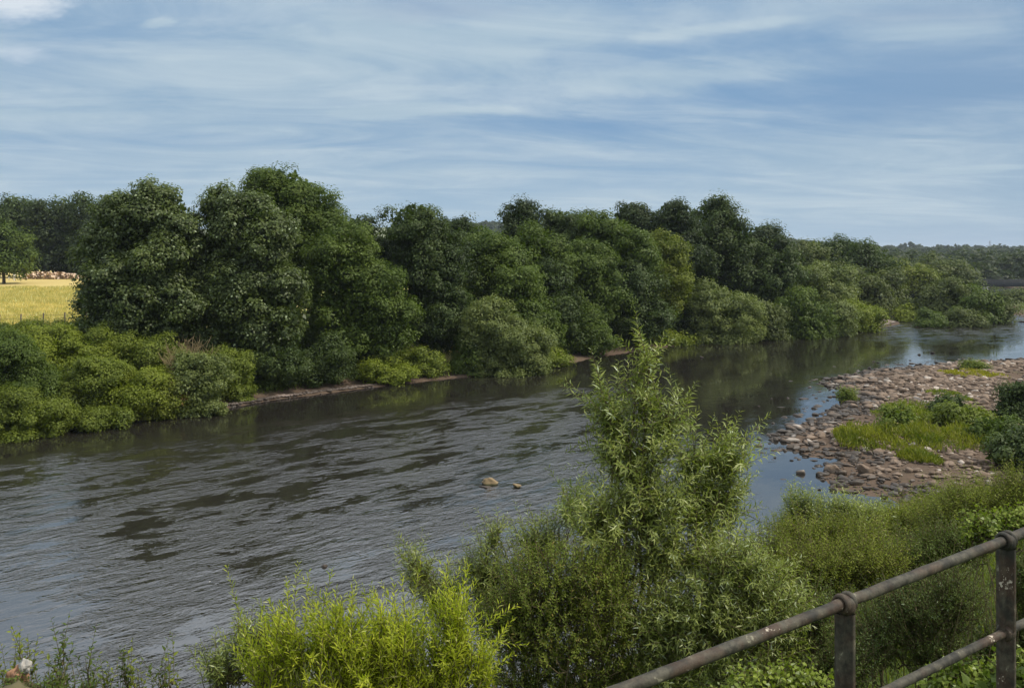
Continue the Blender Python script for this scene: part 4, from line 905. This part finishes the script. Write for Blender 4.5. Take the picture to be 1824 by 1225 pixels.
# stones at the bottom left corner, on the near bank
for px, py, wd, lab, mt, k in [(92, 1187, 26, 'pale grey capstone poking up among the bottom left saplings', (.42, .40, .36), 2), (76, 1205, 34, 'orange brown stone below the pale capstone at bottom left', (.38, .20, .10), 0), (50, 1222, 40, 'rough brown stone at the bottom left edge under the saplings', (.2, .15, .08), 4)]:
    pass
M['cap'] = mat_simple('pale_sandstone', (.20, .18, .15), (.48, .45, .40), 9)
M['orange'] = mat_simple('orange_sandstone', (.20, .10, .055), (.38, .22, .13), 9)
for px, py, wd, lab, mt, k, hs in [(44, 1186, 24, 'pale grey stone poking up among the bottom left saplings', 'cap', 2, 1.3), (33, 1204, 34, 'orange brown stone below the pale grey one at bottom left', 'orange', 0, 1.2)]:
    p = P(px, py, 7.4); s = wd/F*7.4/2
    v_, q_ = ico(5, 21+k, .75, .8, .42)
    o = mesh_np('bank_stone', v_*[s, s*.8, s*hs], q_, M[mt], smooth=True, origin=(0, 0, 0)); o.location = tuple(p); o.rotation_euler = (.1, .15, .3+k); tag(o, lab, 'stone')
# a mossy outcrop carrying the two stones
p = P(40, 1278, 7.4); o = stone((p[0], p[1], p[2]), (.50, .5, .82), rot=.2, label='mossy outcrop under the two stones at the bottom left corner', k=4, cat='rock', name='outcrop'); o.data = o.data.copy(); o.data.materials[0] = mat_simple('mossy_rock', (.05, .055, .02), (.16, .13, .07), 8)

# ------------------------------------------------------------------ iron railing
m, t = new_mat('rusty_painted_iron')
g = t.new('ShaderNodeTexCoord'); ob = g.outputs['Object']
na = t.noise(ob, 9, 8, .7); nb = t.noise(ob, 42, 6, .7); nc = t.noise(ob, 3.1, 5, .65)
c = t.mix(t.ramp(na, .40, .62), (.026, .024, .017), (.085, .076, .052))
c = t.mix(t.math('MULTIPLY', t.ramp(nc, .46, .64), .42), c, (.085, .036, .018))
c = t.mix(t.ramp(t.math('ADD', na, t.math('MULTIPLY', nb, .35)), .78, .86), c, (.24, .22, .15))
c = t.mix(t.ramp(t.math('ADD', nc, t.math('MULTIPLY', nb, .4)), .84, .87), c, (.50, .43, .33))
bp = t.new('ShaderNodeBump'); bp.inputs[0].default_value = .55; bp.inputs[1].default_value = .006; t.put(bp.inputs['Height'], t.math('ADD', na, t.math('MULTIPLY', nb, .6)))
finish(t, principled(t, c, .7, .35, bp.outputs[0])); M['iron'] = m
p1 = P(1505, 1073, 4.5); p2 = P(1792, 961, 5.3); dv = p2-p1
root = empty('iron_railing', (p1[0], p1[1], p1[2]-1.15), 'weathered rusty iron handrail with posts crossing the lower right corner', 'railing')
o0 = np.array([p1[0], p1[1], p1[2]-1.15])
dirr = unit(dv*[1, 1, 1]); rad = .029
def rail(f, name):
    off = np.array([0, 0, -.55*f]); G = Geo(); ts = np.linspace(-1.35, 2.6, 60)
    pts = np.array([p1+dv*q+off for q in ts])-o0+rng.normal(size=(60, 3))*.0012
    G.tube(pts, rad*(1-.12*f)+rng.normal(size=60)*.0006, 20); G.build(name, M['iron'], root, smooth=True)
rail(0, 'top_rail'); rail(1, 'middle_rail')
perp = unit(np.cross(dirr, [0, 0, 1]))
def lathe_ball(G, c, r, h, k=20):
    zs = np.linspace(-1, 1, 11); V = []
    for z_ in zs:
        rr = r*math.sqrt(max(.02, 1-abs(z_)**2.6))
        for j in range(k): a = j*2*math.pi/k; V.append(c+dirr*rr*math.cos(a)*.80+perp*rr*math.sin(a)+np.array([0, 0, z_*h]))
    i = np.arange(10)[:, None]*k; j = np.arange(k)[None]; G.add(np.array(V), np.stack([i+j, i+(j+1) % k, i+k+(j+1) % k, i+k+j], -1).reshape(-1, 4))
    G.add(np.array(V[-k:]+[c+[0, 0, h]]), [[a, (a+1) % k, k, k] for a in range(k)])
def torus(G, c, R0, r0, n1=24, n2=10):
    V = []
    for a in np.arange(n1)*2*np.pi/n1:
        rd = perp*np.cos(a)+np.array([0, 0, 1])*np.sin(a)
        for b in np.arange(n2)*2*np.pi/n2: V.append(c+rd*(R0+r0*np.cos(b))+dirr*r0*1.5*np.sin(b))
    i = np.arange(n1)[:, None]; j = np.arange(n2)[None]
    G.add(np.array(V), np.stack([i*n2+j, ((i+1) % n1)*n2+j, ((i+1) % n1)*n2+(j+1) % n2, i*n2+(j+1) % n2], -1).reshape(-1, 4))
for q in (-1.13, 0, 1, 2):
    b0 = p1+dv*q-o0
    # cast post of cross-shaped section
    G = Geo(); sec = []
    wv, tk = .052, .014
    prof = [(wv, -tk), (wv, tk), (tk, tk), (tk, wv), (-tk, wv), (-tk, tk), (-wv, tk), (-wv, -tk), (-tk, -tk), (-tk, -wv), (tk, -wv), (tk, -tk)]
    zs = [-1.35, -.6, -.53, -.1, -.045]; V = []
    for z_ in zs:
        for a, b in prof: V.append(b0+dirr*a*1.0+perp*b+np.array([0, 0, z_]))
    k = 12; i = np.arange(4)[:, None]*k; j = np.arange(k)[None]
    G.add(np.array(V), np.stack([i+j, i+(j+1) % k, i+k+(j+1) % k, i+k+j], -1).reshape(-1, 4))
    post = G.build('post', M['iron'], root)
    G = Geo(); lathe_ball(G, b0+[0, 0, -.012], .056, .052); torus(G, b0+dirr*.026, .040, .012); torus(G, b0-dirr*.026, .040, .012); G.build('collar', M['iron'], post, smooth=True)
    G = Geo(); lathe_ball(G, b0+[0, 0, -.55], .056, .048); torus(G, b0+[0, 0, -.55]+dirr*.02, .036, .012); torus(G, b0+[0, 0, -.55]-dirr*.02, .036, .012); G.build('collar', M['iron'], post, smooth=True)

# ------------------------------------------------------------------ air
hz = Geo(); box(hz, (0, 4300, 60), (13000, 9600, 130)); hm = bpy.data.materials.new('haze_air'); hm.use_nodes = True; t = NT(hm.node_tree)
vol = t.new('ShaderNodeVolumePrincipled'); vol.inputs['Color'].default_value = (.80, .88, 1, 1); vol.inputs['Density'].default_value = .00010; vol.inputs['Anisotropy'].default_value = .2
o = t.new('ShaderNodeOutputMaterial'); t.l.new(vol.outputs[0], o.inputs['Volume'])
tag(hz.build('haze', hm, None, origin=(0, 0, 0)), 'thin pale blue haze over the valley', 'haze', kind='stuff')
